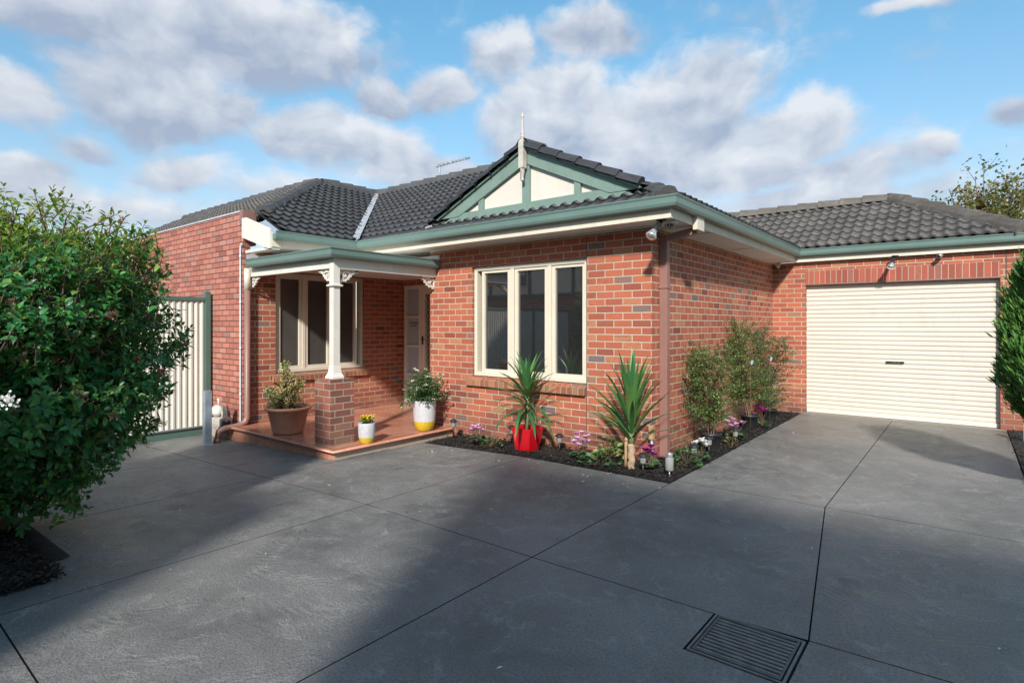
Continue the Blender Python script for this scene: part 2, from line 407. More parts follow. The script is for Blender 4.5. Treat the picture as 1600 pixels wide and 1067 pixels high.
def concrete_mat():
    m, t, p, o = new_mat('charcoal_concrete')
    pos = t.n('ShaderNodeTexCoord').outputs['Object']
    wv = t.n('ShaderNodeTexNoise', {'Vector': pos, 'Scale': 1.3, 'Detail': 3.0})
    posw = t.vm('ADD', pos, t.vm('MULTIPLY', t.vm('SUBTRACT', wv.outputs['Color'], (0.5, 0.5, 0.5)), (0.5, 0.5, 0)))
    vo = t.n('ShaderNodeTexVoronoi', {'Vector': posw, 'Scale': 1.35, 'Randomness': 1.0}, feature='F1', voronoi_dimensions='2D')
    d = vo.outputs['Distance']
    arc = t.m('SINE', t.m('ADD', t.m('MULTIPLY', d, 85.0), t.m('MULTIPLY', wv.outputs[0], 14.0)))
    brk = t.mapr(t.noise(posw, 3.5, 4, 0.6), 0.45, 0.65)
    arcs = t.m('MULTIPLY', arc, brk)
    big = t.noise(posw, 0.8, 6, 0.62)
    mid = t.noise(posw, 5.0, 6, 0.65)
    fine = t.noise(pos, 75.0, 4, 0.75)
    c = t.mix(t.mapr(big, 0.36, 0.64), (0.120, 0.131, 0.128), (0.265, 0.256, 0.247))
    c = t.mix(t.mapr(mid, 0.42, 0.8, 0, 0.65), c, (0.29, 0.28, 0.268))
    c = t.mix(t.mapr(fine, 0.42, 0.66, 0, 0.72), c, (0.055, 0.054, 0.054))
    fl = t.noise(pos, 38.0, 2, 0.5)
    c = t.mix(t.mapr(fl, 0.72, 0.77, 0, 0.6), c, (0.34, 0.33, 0.31))
    ol = t.noise(pos, 1.7, 3, 0.5)
    c = t.mix(t.mapr(ol, 0.62, 0.74, 0, 0.45), c, (0.050, 0.048, 0.047))
    # pale, worn streaks left by the trowel
    ws = t.m('MULTIPLY', t.mapr(t.m('ABSOLUTE', t.m('SUBTRACT', t.noise(posw, 2.6, 7, 0.65), 0.5)), 0.028, 0.0), t.mapr(mid, 0.45, 0.65))
    c = t.mix(t.m('MULTIPLY', ws, 0.42), c, (0.40, 0.39, 0.37))
    # warm brown tint painted in for the sunlit stretch before the garage
    sp = t.n('ShaderNodeSeparateXYZ', {0: pos})
    gar_sun = t.m('MULTIPLY', t.mapr(sp.outputs[1], 1.5, 4.0), t.mapr(sp.outputs[0], 0.4, 1.0))
    c = t.mix(t.m('MULTIPLY', gar_sun, t.mapr(mid, 0.3, 0.7, 0.2, 0.75)), c, (0.150, 0.126, 0.100))
    t.t.links.new(c, p.inputs['Base Color'])
    rg = t.m('ADD', t.mapr(mid, 0.3, 0.7, 0.34, 0.58), t.m('MULTIPLY', ws, -0.12))
    t.t.links.new(rg, p.inputs['Roughness'])
    p.inputs['Specular IOR Level'].default_value = 0.55
    h = t.m('ADD', t.m('ADD', t.m('MULTIPLY', arcs, 0.26), t.m('MULTIPLY', fine, 1.6)), t.m('ADD', t.m('MULTIPLY', mid, 1.6), t.m('MULTIPLY', ws, 0.5)))
    bp = t.n('ShaderNodeBump', {'Height': h, 'Strength': 0.9, 'Distance': 0.008})
    t.t.links.new(bp.outputs[0], p.inputs['Normal'])
    return m


M_CONC = concrete_mat()


def floor_tile_mat():
    m, t, p, o = new_mat('terracotta_floor_tile')
    pos = t.n('ShaderNodeTexCoord').outputs['Object']
    s = t.n('ShaderNodeSeparateXYZ', {0: pos})
    T = 0.305
    ux = t.m('DIVIDE', t.m('ADD', s.outputs[0], 30.5 + 0.14), T)
    uy = t.m('DIVIDE', t.m('ADD', s.outputs[1], 30.5 + 0.04), T)
    fx_, fy_ = t.m('FRACT', ux), t.m('FRACT', uy)
    d = t.m('MINIMUM', t.m('MINIMUM', fx_, t.m('SUBTRACT', 1.0, fx_)), t.m('MINIMUM', fy_, t.m('SUBTRACT', 1.0, fy_)))
    mask = t.mapr(d, 0.010, 0.018)
    wn = t.n('ShaderNodeTexWhiteNoise', {'Vector': t.comb(t.m('FLOOR', ux), t.m('FLOOR', uy))}, noise_dimensions='3D')
    c = t.ramp(wn.outputs[0], [(0, (0.42, 0.17, 0.11)), (0.5, (0.47, 0.20, 0.13)), (1, (0.52, 0.235, 0.155))])
    nz = t.noise(pos, 12.0, 5, 0.6)
    c = t.mix(t.mapr(nz, 0.4, 0.75, 0, 0.3), c, (0.22, 0.08, 0.055))
    c = t.mix(mask, (0.40, 0.30, 0.23), c)
    t.t.links.new(c, p.inputs['Base Color'])
    t.t.links.new(t.mapr(nz, 0.3, 0.7, 0.18, 0.34), p.inputs['Roughness'])
    bp = t.n('ShaderNodeBump', {'Height': t.m('ADD', mask, t.m('MULTIPLY', nz, 0.3)), 'Strength': 0.4, 'Distance': 0.003})
    t.t.links.new(bp.outputs[0], p.inputs['Normal'])
    return m


M_FLOORTILE = floor_tile_mat()

L_BUSH = leaf_mat('viburnum_leaf', [(0.0, (0.020, 0.11, 0.034)), (0.5, (0.036, 0.19, 0.054)), (0.85, (0.065, 0.25, 0.06)), (1.0, (0.19, 0.35, 0.06))], 0.42, 0.28, (0.30, 0.42, 0.03), 0.5)
L_BUSHTOP = leaf_mat('viburnum_backlit_leaf', [(0.0, (0.07, 0.17, 0.025)), (0.5, (0.16, 0.26, 0.03)), (1.0, (0.32, 0.36, 0.06))], 0.4, 0.45, (0.42, 0.52, 0.05), 0.4)  # yellow leaf colour stands in for light coming through the crown
L_SHRUB = leaf_mat('pittosporum_leaf', [(0.0, (0.035, 0.085, 0.02)), (0.5, (0.07, 0.14, 0.03)), (0.9, (0.14, 0.21, 0.05)), (1.0, (0.30, 0.36, 0.14))], 0.45, 0.3, (0.3, 0.42, 0.06))
L_SHRUBDARK = leaf_mat('dark_pittosporum_leaf', [(0.0, (0.018, 0.055, 0.016)), (0.5, (0.035, 0.09, 0.024)), (0.9, (0.07, 0.14, 0.04)), (1.0, (0.15, 0.24, 0.09))], 0.45, 0.25, (0.2, 0.36, 0.05))
L_CONIFER = leaf_mat('conifer_spray', [(0.0, (0.034, 0.11, 0.026)), (0.6, (0.085, 0.22, 0.042)), (0.9, (0.16, 0.30, 0.05)), (1.0, (0.14, 0.22, 0.04))], 0.55, 0.2, (0.2, 0.38, 0.04))
L_TREE = leaf_mat('autumn_leaf', [(0.0, (0.07, 0.085, 0.02)), (0.5, (0.13, 0.14, 0.03)), (0.8, (0.20, 0.16, 0.045)), (1.0, (0.24, 0.13, 0.05))], 0.55, 0.35, (0.36, 0.36, 0.06))
L_YUCCA = leaf_mat('yucca_blade', [(0.0, (0.035, 0.115, 0.040)), (0.6, (0.07, 0.18, 0.05)), (1.0, (0.18, 0.30, 0.07))], 0.38, 0.15, (0.2, 0.4, 0.05))
L_CYC = leaf_mat('cyclamen_leaf', [(0.0, (0.02, 0.06, 0.025)), (0.6, (0.045, 0.11, 0.05)), (1.0, (0.14, 0.22, 0.12))], 0.45, 0.15)
L_VARI = leaf_mat('variegated_leaf', [(0.0, (0.04, 0.10, 0.03)), (0.5, (0.12, 0.20, 0.05)), (1.0, (0.45, 0.48, 0.22))], 0.45, 0.2)
L_JADE = leaf_mat('jade_leaf', [(0.0, (0.06, 0.12, 0.04)), (0.4, (0.19, 0.24, 0.06)), (0.7, (0.42, 0.32, 0.11)), (1.0, (0.58, 0.30, 0.24))], 0.45, 0.1)
L_DAISY = leaf_mat('daisy_leaf', [(0.0, (0.02, 0.065, 0.022)), (0.6, (0.04, 0.105, 0.03)), (1.0, (0.08, 0.16, 0.05))], 0.5, 0.2)
L_SUCC = leaf_mat('succulent_leaf', [(0.0, (0.06, 0.16, 0.03)), (0.6, (0.20, 0.34, 0.05)), (1.0, (0.38, 0.44, 0.08))], 0.4, 0.2)


def petal(name, a, b):
    return leaf_mat(name, [(0.0, a), (1.0, b)], 0.55, 0.3, b)


P_PINK = petal('pale_pink_petal', (0.55, 0.22, 0.42), (0.78, 0.52, 0.68))
P_DEEP = petal('magenta_petal', (0.30, 0.02, 0.16), (0.48, 0.06, 0.30))
P_WHITE = petal('white_petal', (0.74, 0.73, 0.68), (0.82, 0.81, 0.78))
P_YELLOW = petal('yellow_petal', (0.72, 0.46, 0.02), (0.80, 0.62, 0.06))
P_CREAMF = petal('cream_petal', (0.60, 0.52, 0.36), (0.76, 0.70, 0.56))
P_BUD = petal('dusky_pink_bud', (0.30, 0.10, 0.09), (0.52, 0.28, 0.25))
M_CHIP = leaf_mat('mulch_chip', [(0.0, (0.008, 0.007, 0.006)), (0.8, (0.022, 0.018, 0.015)), (1.0, (0.07, 0.05, 0.035))], 0.85, 0.0)


# ------------------------------------------------------------------ geometry helpers
class MB:
    def __init__(s):
        s.v = []
        s.f = []
        s.mi = []
        s.sm = []

    def add(s, verts, faces, mi=0, smooth=False):
        o = len(s.v)
        s.v.extend([tuple(p) for p in verts])
        for f in faces:
            s.f.append(tuple(i + o for i in f))
            s.mi.append(mi)
            s.sm.append(smooth)
        return s

    def box(s, x0, x1, y0, y1, z0, z1, mi=0):
        v = [(x0, y0, z0), (x1, y0, z0), (x1, y1, z0), (x0, y1, z0), (x0, y0, z1), (x1, y0, z1), (x1, y1, z1), (x0, y1, z1)]
        return s.add(v, [(0, 3, 2, 1), (4, 5, 6, 7), (0, 1, 5, 4), (1, 2, 6, 5), (2, 3, 7, 6), (3, 0, 4, 7)], mi)

    def bbox(s, x0, x1, y0, y1, z0, z1, b=0.008, mi=0):
        """box with chamfered edges"""
        bm = bmesh.new()
        bmesh.ops.create_cube(bm, size=1)
        for q in bm.verts:
            q.co = Vector((x0 + (q.co.x + .5) * (x1 - x0), y0 + (q.co.y + .5) * (y1 - y0), z0 + (q.co.z + .5) * (z1 - z0)))
        bmesh.ops.bevel(bm, geom=list(bm.edges), offset=b, segments=2, affect='EDGES', profile=0.7)
        bm.verts.index_update()
        s.add([q.co[:] for q in bm.verts], [[q.index for q in f.verts] for f in bm.faces], mi)
        bm.free()
        return s

    def beam(s, p0, p1, w_, h_, up=(0, 0, 1), mi=0):
        p0, p1 = Vector(p0), Vector(p1)
        d = (p1 - p0).normalized()
        sd_ = d.cross(Vector(up))
        if sd_.length < 1e-4:
            sd_ = d.cross(Vector((1, 0, 0)))
        sd_.normalize()
        u = sd_.cross(d)
        v = []
        for p in (p0, p1):
            for a, b in ((-1, -1), (1, -1), (1, 1), (-1, 1)):
                v.append(p + sd_ * a * w_ / 2 + u * b * h_ / 2)
        return s.add(v, [(0, 1, 2, 3), (7, 6, 5, 4), (0, 4, 5, 1), (1, 5, 6, 2), (2, 6, 7, 3), (3, 7, 4, 0)], mi)

    def tube(s, pts, r, n=8, mi=0, smooth=True, cap=True):
        pts = [Vector(p) for p in pts]
        rs = r if hasattr(r, '__len__') else [r] * len(pts)
        prev = None
        rings = []
        for i, p in enumerate(pts):
            if i == 0:
                d = pts[1] - p
            elif i == len(pts) - 1:
                d = p - pts[i - 1]
            else:
                d = (pts[i + 1] - p).normalized() + (p - pts[i - 1]).normalized()
            d.normalize()
            if prev is None:
                a = d.cross(Vector((0, 0, 1)))
                if a.length < 1e-3:
                    a = d.cross(Vector((1, 0, 0)))
                a.normalize()
            else:
                a = prev - d * prev.dot(d)
                a.normalize()
            prev = a
            b = d.cross(a)
            rings.append([p + (a * math.cos(2 * math.pi * k / n) + b * math.sin(2 * math.pi * k / n)) * rs[i] for k in range(n)])
        v = [q for ring in rings for q in ring]
        f = []
        for i in range(len(pts) - 1):
            for k in range(n):
                k2 = (k + 1) % n
                f.append((i * n + k, i * n + k2, (i + 1) * n + k2, (i + 1) * n + k))
        s.add(v, f, mi, smooth)
        if cap:
            o = len(s.v) - len(v)
            s.f.append(tuple(o + k for k in range(n))[::-1]); s.mi.append(mi); s.sm.append(False)
            e = o + (len(pts) - 1) * n
            s.f.append(tuple(e + k for k in range(n))); s.mi.append(mi); s.sm.append(False)
        return s

    def lathe(s, prof, c=(0, 0, 0), n=24, mi=0, smooth=True, mis=None):
        c = Vector(c)
        v = []
        for (r, z) in prof:
            for k in range(n):
                a = 2 * math.pi * k / n
                v.append(c + Vector((r * math.cos(a), r * math.sin(a), z)))
        o = len(s.v)
        s.v.extend([tuple(p) for p in v])
        for i in range(len(prof) - 1):
            for k in range(n):
                k2 = (k + 1) % n
                s.f.append((o + i * n + k, o + i * n + k2, o + (i + 1) * n + k2, o + (i + 1) * n + k))
                s.mi.append(mis[i] if mis else mi)
                s.sm.append(smooth)
        return s

    def prism(s, poly, d0, d1, fn, mi=0):
        """poly: 2-D outline; fn(a, b, t) -> 3-D point; extruded from t=d0 to t=d1"""
        n = len(poly)
        v = [fn(a, b, d0) for a, b in poly] + [fn(a, b, d1) for a, b in poly]
        f = [tuple(range(n))[::-1], tuple(range(n, 2 * n))]
        for i in range(n):
            j = (i + 1) % n
            f.append((i, j, n + j, n + i))
        return s.add(v, f, mi)

    def quad(s, a, b, c, d, mi=0):
        return s.add([a, b, c, d], [(0, 1, 2, 3)], mi)

    def build(s, name, mats, parent=None, fix=True):
        me = bpy.data.meshes.new(name)
        me.from_pydata(s.v, [], s.f)
        if not isinstance(mats, (list, tuple)):
            mats = [mats]
        for m in mats:
            me.materials.append(m)
        me.polygons.foreach_set('material_index', s.mi)
        me.polygons.foreach_set('use_smooth', s.sm)
        if fix:
            bm = bmesh.new()
            bm.from_mesh(me)
            bmesh.ops.recalc_face_normals(bm, faces=bm.faces)
            bm.to_mesh(me)
            bm.free()
        me.update()
        return link(name, me, parent)


def link(name, me, parent=None):
    o = bpy.data.objects.new(name, me)
    COL.objects.link(o)
    if parent is not None:
        o.parent = parent
        # geometry is written in world coordinates: undo the parent's placement
        o.matrix_parent_inverse = Matrix.Translation(-world_loc(parent))
    return o


def world_loc(o):
    if o.type == 'EMPTY':
        return Vector(o.location)
    return world_loc(o.parent) * 0 + (Vector((0, 0, 0)) if o.parent else Vector(o.location))


def thing(name, label, cat, loc=(0, 0, 0), group=None):
    o = bpy.data.objects.new(name, None)
    o.empty_display_size = 0.2
    COL.objects.link(o)
    o.location = loc
    o['label'] = label
    o['category'] = cat
    if group:
        o['group'] = group
    return o


def tag(o, label, cat, group=None, kind=None):
    o['label'] = label
    o['category'] = cat
    if group:
        o['group'] = group
    if kind:
        o['kind'] = kind
    return o


def struct(o):
    o['kind'] = 'structure'
    return o


def dup(root, loc, label):
    r = root.copy()
    COL.objects.link(r)
    r.location = loc
    r['label'] = label
    for ch in list(root.children):
        c = ch.copy()
        COL.objects.link(c)
        mpi = ch.matrix_parent_inverse.copy()
        c.parent = r
        c.matrix_parent_inverse = mpi
        for g in list(ch.children):
            d = g.copy()
            COL.objects.link(d)
            mpi = g.matrix_parent_inverse.copy()
            d.parent = c
            d.matrix_parent_inverse = mpi
    return r


def gz(x):
    """the paving falls gently towards the left fence"""
    return -0.035 * max(0.0, -1.3 - x)


def sweep(mb, path, prof, mi=0, caps=True, smooth=False):
    """sweep prof [(outward, z)] along a plan polyline; outward = right of heading"""
    P = [Vector((p[0], p[1])) for p in path]
    rows = []
    for i, p in enumerate(P):
        ns = []
        if i > 0:
            d = (p - P[i - 1]).normalized(); ns.append(Vector((d.y, -d.x)))
        if i < len(P) - 1:
            d = (P[i + 1] - p).normalized(); ns.append(Vector((d.y, -d.x)))
        if len(ns) == 2:
            mvec = (ns[0] + ns[1])
            mvec = mvec / max(0.2, mvec.dot(ns[0]))
        else:
            mvec = ns[0]
        rows.append([(p.x + mvec.x * o_, p.y + mvec.y * o_, z) for o_, z in prof])
    n = len(prof)
    v = [q for r_ in rows for q in r_]
    f = []
    for i in range(len(P) - 1):
        for k in range(n):
            k2 = (k + 1) % n
            f.append((i * n + k, i * n + k2, (i + 1) * n + k2, (i + 1) * n + k))
    mb.add(v, f, mi, smooth)
    if caps:
        mb.add(rows[0], [tuple(range(n))], mi)
        mb.add(rows[-1], [tuple(range(n))], mi)


# ------------------------------------------------------------------ foliage helpers
LEAF8 = (np.array([(0, 0, 0), (.32, -.5, .10), (.34, 0, 0), (.32, .5, .10), (.68, -.40, .04), (.70, 0, -.05), (.68, .40, .04), (1, 0, -.14)]),
         [(0, 1, 2), (0, 2, 3), (1, 4, 5, 2), (2, 5, 6, 3), (4, 7, 5), (5, 7, 6)])
LEAF4 = (np.array([(0, 0, 0), (.5, -.5, .06), (1, 0, -.08), (.5, .5, .06)]), [(0, 1, 2), (0, 2, 3)])
LEAF6 = (np.array([(0, 0, 0), (.4, -.5, .08), (.45, 0, 0), (.4, .5, .08), (1, 0, -.10)]), [(0, 1, 2), (0, 2, 3), (1, 4, 2), (2, 4, 3)])


def unit(a):
    return a / np.maximum(np.linalg.norm(a, axis=1, keepdims=True), 1e-9)


def leaves(name, pos, axis, nrm, L, W, mat, parent=None, tmpl=LEAF8, mats=None, mi=None):
    pos = np.asarray(pos, float)
    axis = unit(np.asarray(axis, float))
    nrm = np.asarray(nrm, float)
    side = unit(np.cross(nrm, axis))
    nrm = np.cross(axis, side)
    tv, tf = tmpl
    N, K = len(pos), len(tv)
    L = np.broadcast_to(L, (N,))
    W = np.broadcast_to(W, (N,))
    P = pos[:, None, :] + axis[:, None, :] * (tv[None, :, 0:1] * L[:, None, None]) + side[:, None, :] * (tv[None, :, 1:2] * W[:, None, None]) + nrm[:, None, :] * (tv[None, :, 2:3] * L[:, None, None])
    V = P.reshape(-1, 3)
    me = bpy.data.meshes.new(name)
    sizes = [len(f) for f in tf]
    flat = np.concatenate([np.array(f) for f in tf])
    nl = len(flat)
    idx = (np.arange(N)[:, None] * K + flat[None, :]).reshape(-1)
    tot = np.tile(np.array(sizes), N)
    start = np.concatenate([[0], np.cumsum(tot)[:-1]])
    me.vertices.add(len(V))
    me.vertices.foreach_set('co', V.reshape(-1))
    me.loops.add(N * nl)
    me.loops.foreach_set('vertex_index', idx)
    me.polygons.add(len(tot))
    me.polygons.foreach_set('loop_start', start)
    me.polygons.foreach_set('use_smooth', np.ones(len(tot), bool))
    for m in (mats or [mat]):
        me.materials.append(m)
    if mi is not None:
        me.polygons.foreach_set('material_index', np.repeat(np.asarray(mi), len(tf)))
    me.update(calc_edges=True)
    me.validate()
    return link(name, me, parent)


def rand_dirs(n):
    return unit(rng.normal(size=(n, 3)))


# ------------------------------------------------------------------ ground and paving
def offset_poly(poly, d):
    n = len(poly)
    area = sum(poly[i][0] * poly[(i + 1) % n][1] - poly[(i + 1) % n][0] * poly[i][1] for i in range(n))
    if area < 0:
        poly = poly[::-1]
    out = []
    for i in range(n):
        a, b, c = Vector(poly[i - 1]), Vector(poly[i]), Vector(poly[(i + 1) % n])
        d1, d2 = (b - a).normalized(), (c - b).normalized()
        n1, n2 = Vector((-d1.y, d1.x)), Vector((-d2.y, d2.x))
        mv = n1 + n2
        mv = mv / max(0.3, mv.dot(n1))
        out.append((b.x + mv.x * d, b.y + mv.y * d))
    return out


g = MB()
g.add([(-300, -300, -0.75), (300, -300, -0.75), (300, 300, -0.75), (-300, 300, -0.75)], [(0, 1, 2, 3)])
struct(g.build('ground', simple('far_ground', (0.09, 0.10, 0.055), 0.9, 0.3, 0.4)))

base = MB()
for x0, x1 in ((-9.0, -1.3), (-1.3, 6.0)):
    base.add([(x0, -11, gz(x0) - .02), (x1, -11, gz(x1) - .02), (x1, 5.6, gz(x1) - .02), (x0, 5.6, gz(x0) - .02)], [(0, 1, 2, 3)])
struct(base.build('driveway_base', M_BASE))

JY = -2.95
slabs = []
XL = [-7.0, -4.9, -3.1, -1.3, 0.5]
YL = [-10.5, -7.6, -5.4, JY]
for i in range(4):
    for j in range(3):
        slabs.append([(XL[i], YL[j]), (XL[i + 1], YL[j]), (XL[i + 1], YL[j + 1]), (XL[i], YL[j + 1])])
    top = -1.2 if i < 2 else -0.66
    slabs.append([(XL[i], JY), (XL[i + 1], JY), (XL[i + 1], top), (XL[i], top)])
slabs.append([(0.5, -0.52), (1.85, -0.52), (1.85, 5.14), (0.5, 5.14)])
slabs.append([(1.85, -0.52), (3.27, -0.52), (3.27, 5.14), (1.85, 5.14)])
slabs.append([(0.5, JY), (1.74, -2.93), (2.19, -2.90), (1.85, -0.52), (0.5, -0.52)])
slabs.append([(2.19, -2.90), (4.6, -2.78), (4.6, -0.52), (1.85, -0.52)])
slabs.append([(0.5, -5.4), (4.6, -5.4), (4.6, -2.78), (2.19, -2.90), (2.19, -3.36), (1.73, -3.36), (1.73, -2.93), (0.5, JY)])
slabs.append([(0.5, -10.5), (4.6, -10.5), (4.6, -5.4), (0.5, -5.4)])
sl = MB()
for p in slabs:
    q = offset_poly(p, 0.0042)
    n = len(q)
    top = [(x, y, gz(x)) for x, y in q]
    bot = [(x, y, gz(x) - .03) for x, y in q]
    sl.add(top + bot, [tuple(range(n))])
    sl.add(top + bot, [(i, n + i, n + (i + 1) % n, (i + 1) % n) for i in range(n)], 1)
struct(sl.build('driveway', [M_CONC, M_BASE], fix=False))

th = MB()
th.box(0.54, 3.2, 5.14, 5.34, -0.02, 0.006)
struct(th.build('garage_threshold', M_THRESH))

# garden beds
bed = MB()


def bed_poly(poly, z=0.012, res=0.11):
    xs = [p[0] for p in poly]; ys = [p[1] for p in poly]
    nx = max(2, int((max(xs) - min(xs)) / res)); ny = max(2, int((max(ys) - min(ys)) / res))
    v = []
    for j in range(ny + 1):
        for i in range(nx + 1):
            x = min(xs) + (max(xs) - min(xs)) * i / nx; y = min(ys) + (max(ys) - min(ys)) * j / ny
            e = min(i, j, nx - i, ny - j)
            v.append((x, y, gz(x) + z + (random.random() * .03 if e > 0 else -0.006)))
    f = [(j * (nx + 1) + i, j * (nx + 1) + i + 1, (j + 1) * (nx + 1) + i + 1, (j + 1) * (nx + 1) + i) for j in range(ny) for i in range(nx)]
    bed.add(v, f, 0, True)


bed_poly([(-3.05, -0.655), (0.495, 0.0)])
bed_poly([(0.0, 0.0), (0.495, 4.95)])
bed_poly([(3.28, -0.6), (3.9, 5.2)])
bed_poly([(-6.85, -6.6), (-1.45, -5.42)], 0.02)
bed_poly([(-6.85, -5.42), (-1.62, -5.05)], 0.02)
bed_poly([(-6.85, -5.05), (-2.0, -4.9)], 0.02)
struct(bed.build('garden_bed', M_MULCHBED))


def chips(name, rects, n, label):
    P = []
    for (x0, x1, y0, y1, wgt) in rects:
        k = int(n * wgt)
        xs = rng.uniform(x0, x1, k); ys = rng.uniform(y0, y1, k)
        zs = np.array([gz(x) for x in xs]) + rng.uniform(0.012, 0.055, k)
        P.append(np.stack([xs, ys, zs], 1))
    P = np.concatenate(P)
    ax = rand_dirs(len(P)); ax[:, 2] *= 0.25
    nr = rand_dirs(len(P)) * .6 + np.array([0, 0, 1])
    o = leaves(name, P, ax, nr, rng.uniform(.018, .055, len(P)), rng.uniform(.010, .022, len(P)), M_CHIP, tmpl=LEAF4)
    tag(o, label, 'mulch', kind='stuff')


chips('mulch', [(-3.0, .50, -.68, -.01, .4), (.02, .515, -.0, 4.9, .4), (3.255, 3.85, 0, 5.1, .12), (-3.2, -1.60, -5.5, -5.03, .5), (-3.2, -1.42, -6.2, -5.38, .35)], 11000, 'black bark mulch covering the garden beds')

# fallen leaves and petals scattered on the paving
k = 300
P = np.stack([rng.uniform(-4.5, 3.1, k), rng.uniform(-5.2, 4.5, k), np.zeros(k)], 1)
near = rng.random(k) < 0.45
P[near, 1] = rng.uniform(-1.3, -.68, near.sum()); P[near, 0] = rng.uniform(-3, .5, near.sum())
keep = ~((P[:, 0] < .5) & (P[:, 1] > -.66)) & ~((P[:, 0] < -2.9) & (P[:, 1] > -2.3))
P = P[keep]
P[:, 2] = [gz(x) + .006 for x in P[:, 0]]
ax = rand_dirs(len(P)); ax[:, 2] *= .1
o = leaves('leaf_litter', P, ax, rand_dirs(len(P)) * .3 + np.array([0, 0, 1]), rng.uniform(.012, .040, len(P)), rng.uniform(.008, .018, len(P)), M_BROWNLEAF, tmpl=LEAF4, mats=[M_BROWNLEAF, M_PAPER, L_SUCC], mi=rng.choice(3, len(P), p=[.6, .25, .15]))
tag(o, 'small dry leaves and petals scattered over the paving', 'leaf litter', kind='stuff')

# ------------------------------------------------------------------ terrace
TZ = 0.055
te = MB()
te.box(-5.8, -3.19, -2.02, 1.30, -0.25, TZ - 0.002)
nose = [(-0.05, TZ - .04), (0.005, TZ - .04), (0.03, TZ - .034), (0.043, TZ - .018), (0.038, TZ - .004), (0.018, TZ + .002), (-0.05, TZ + .002)]
sweep(te, [(-5.98, -2.04), (-3.17, -2.04), (-3.17, -0.02)], nose, 0, smooth=True)
te.box(-5.98, -5.8, -2.02, -1.87, -0.25, TZ - .002)
struct(te.build('terrace', M_FLOORTILE))

# ------------------------------------------------------------------ the house
house = thing('brick_house', 'single storey red brick house with charcoal tiled roof, green gutters and cream roller garage door', 'house', (0, 0, 0))


def part(mb, name, mat, parent=None):
    return mb.build(name, mat, parent or house)


def wall_y(mb, x0, x1, y0, y1, z0, z1, holes=()):
    """wall running along X between y0 (front) and y1; holes (hx0,hx1,hz0,hz1)"""
    x = x0
    for hx0, hx1, hz0, hz1 in sorted(holes):
        if hx0 > x:
            mb.box(x, hx0, y0, y1, z0, z1)
        if hz0 > z0:
            mb.box(hx0, hx1, y0, y1, z0, hz0)
        if hz1 < z1:
            mb.box(hx0, hx1, y0, y1, hz1, z1)
        x = hx1
    mb.box(x, x1, y0, y1, z0, z1)


def wall_x(mb, y0, y1, x0, x1, z0, z1, holes=()):
    y = y0
    for hy0, hy1, hz0, hz1 in sorted(holes):
        if hy0 > y:
            mb.box(x0, x1, y, hy0, z0, z1)
        if hz0 > z0:
            mb.box(x0, x1, hy0, hy1, z0, hz0)
        if hz1 < z1:
            mb.box(x0, x1, hy0, hy1, hz1, z1)
        y = hy1
    mb.box(x0, x1, y, y1, z0, z1)


FXL = -3.66       # left end of the projecting room
WX = -5.80        # plane of the porch window wall
DY = 1.265        # plane of the entrance door wall
LY = -1.865       # plane of the left boundary wall
GY = 5.20         # plane of the garage front
b = MB()
wall_y(b, FXL, 0.0, 0.0, 0.23, -0.25, 2.70, [(-2.785, -0.86, 0.83, 2.41)])
part(b, 'front_wall', M_BRICK)
b = MB()
wall_x(b, 0.23, GY, -0.23, 0.0, -0.2, 2.70)
part(b, 'side_wall', M_BRICK)
b = MB()
wall_x(b, 0.23, DY, FXL, FXL + 0.23, -0.25, 2.70)
part(b, 'entry_wall', M_BRICK)
b = MB()
wall_x(b, LY + .11, DY, WX - 0.23, WX, -0.3, 2.72, [(-1.345, 0.36, 0.79, 2.42)])
part(b, 'porch_wall', M_BRICK)
b = MB()
wall_y(b, WX, FXL, DY, DY + .2, -0.25, 2.70, [(-5.75, -4.42, TZ, 2.335)])
part(b, 'door_wall', M_BRICK)
b = MB()
b.box(-16, WX, LY, LY + 0.11, -0.4, 3.30)
b.box(-16, WX - .001, LY + .11, LY + .2, 2.8, 3.28)
part(b, 'parapet_wall', M_BRICK_DARKJOINT)
b = MB()
b.box(-16.02, WX - .09, LY - 0.012, LY + 0.23, 3.301, 3.325)
part(b, 'parapet_capping', M_FLASH)
b = MB()
b.box(WX - .09, WX + .012, LY - .012, LY + .20, 3.10, 3.335)
part(b, 'parapet_end_cap', M_MAUVE)
b = MB()
wall_y(b, 0.0, 3.52, GY, GY + .23, -0.2, 2.70, [(0.545, 3.2, 0.0, 2.295)])
part(b, 'garage_wall', M_BRICK)
b = MB()
wall_x(b, GY + .23, 9.2, 3.29, 3.52, -0.3, 2.70)
part(b, 'garage_side_wall', M_BRICK)
b = MB()
b.box(0.545, 3.2, GY - .004, GY + .05, 2.297, 2.535)
part(b, 'brick_lintel', M_SOLDIER)
b = MB()
b.box(0.5, 3.25, GY - 0.001, GY + 0.2, 2.283, 2.296)
part(b, 'lintel_angle', M_MAUVE)
b = MB()
b.box(-.862, -.852, -0.0015, 0.02, 0.0, 2.70)
part(b, 'expansion_joint', M_EXPJOINT)
b = MB()
b.box(3.262, 3.272, GY - .0055, GY + .02, 2.296, 2.70)
part(b, 'expansion_joint', M_EXPJOINT)


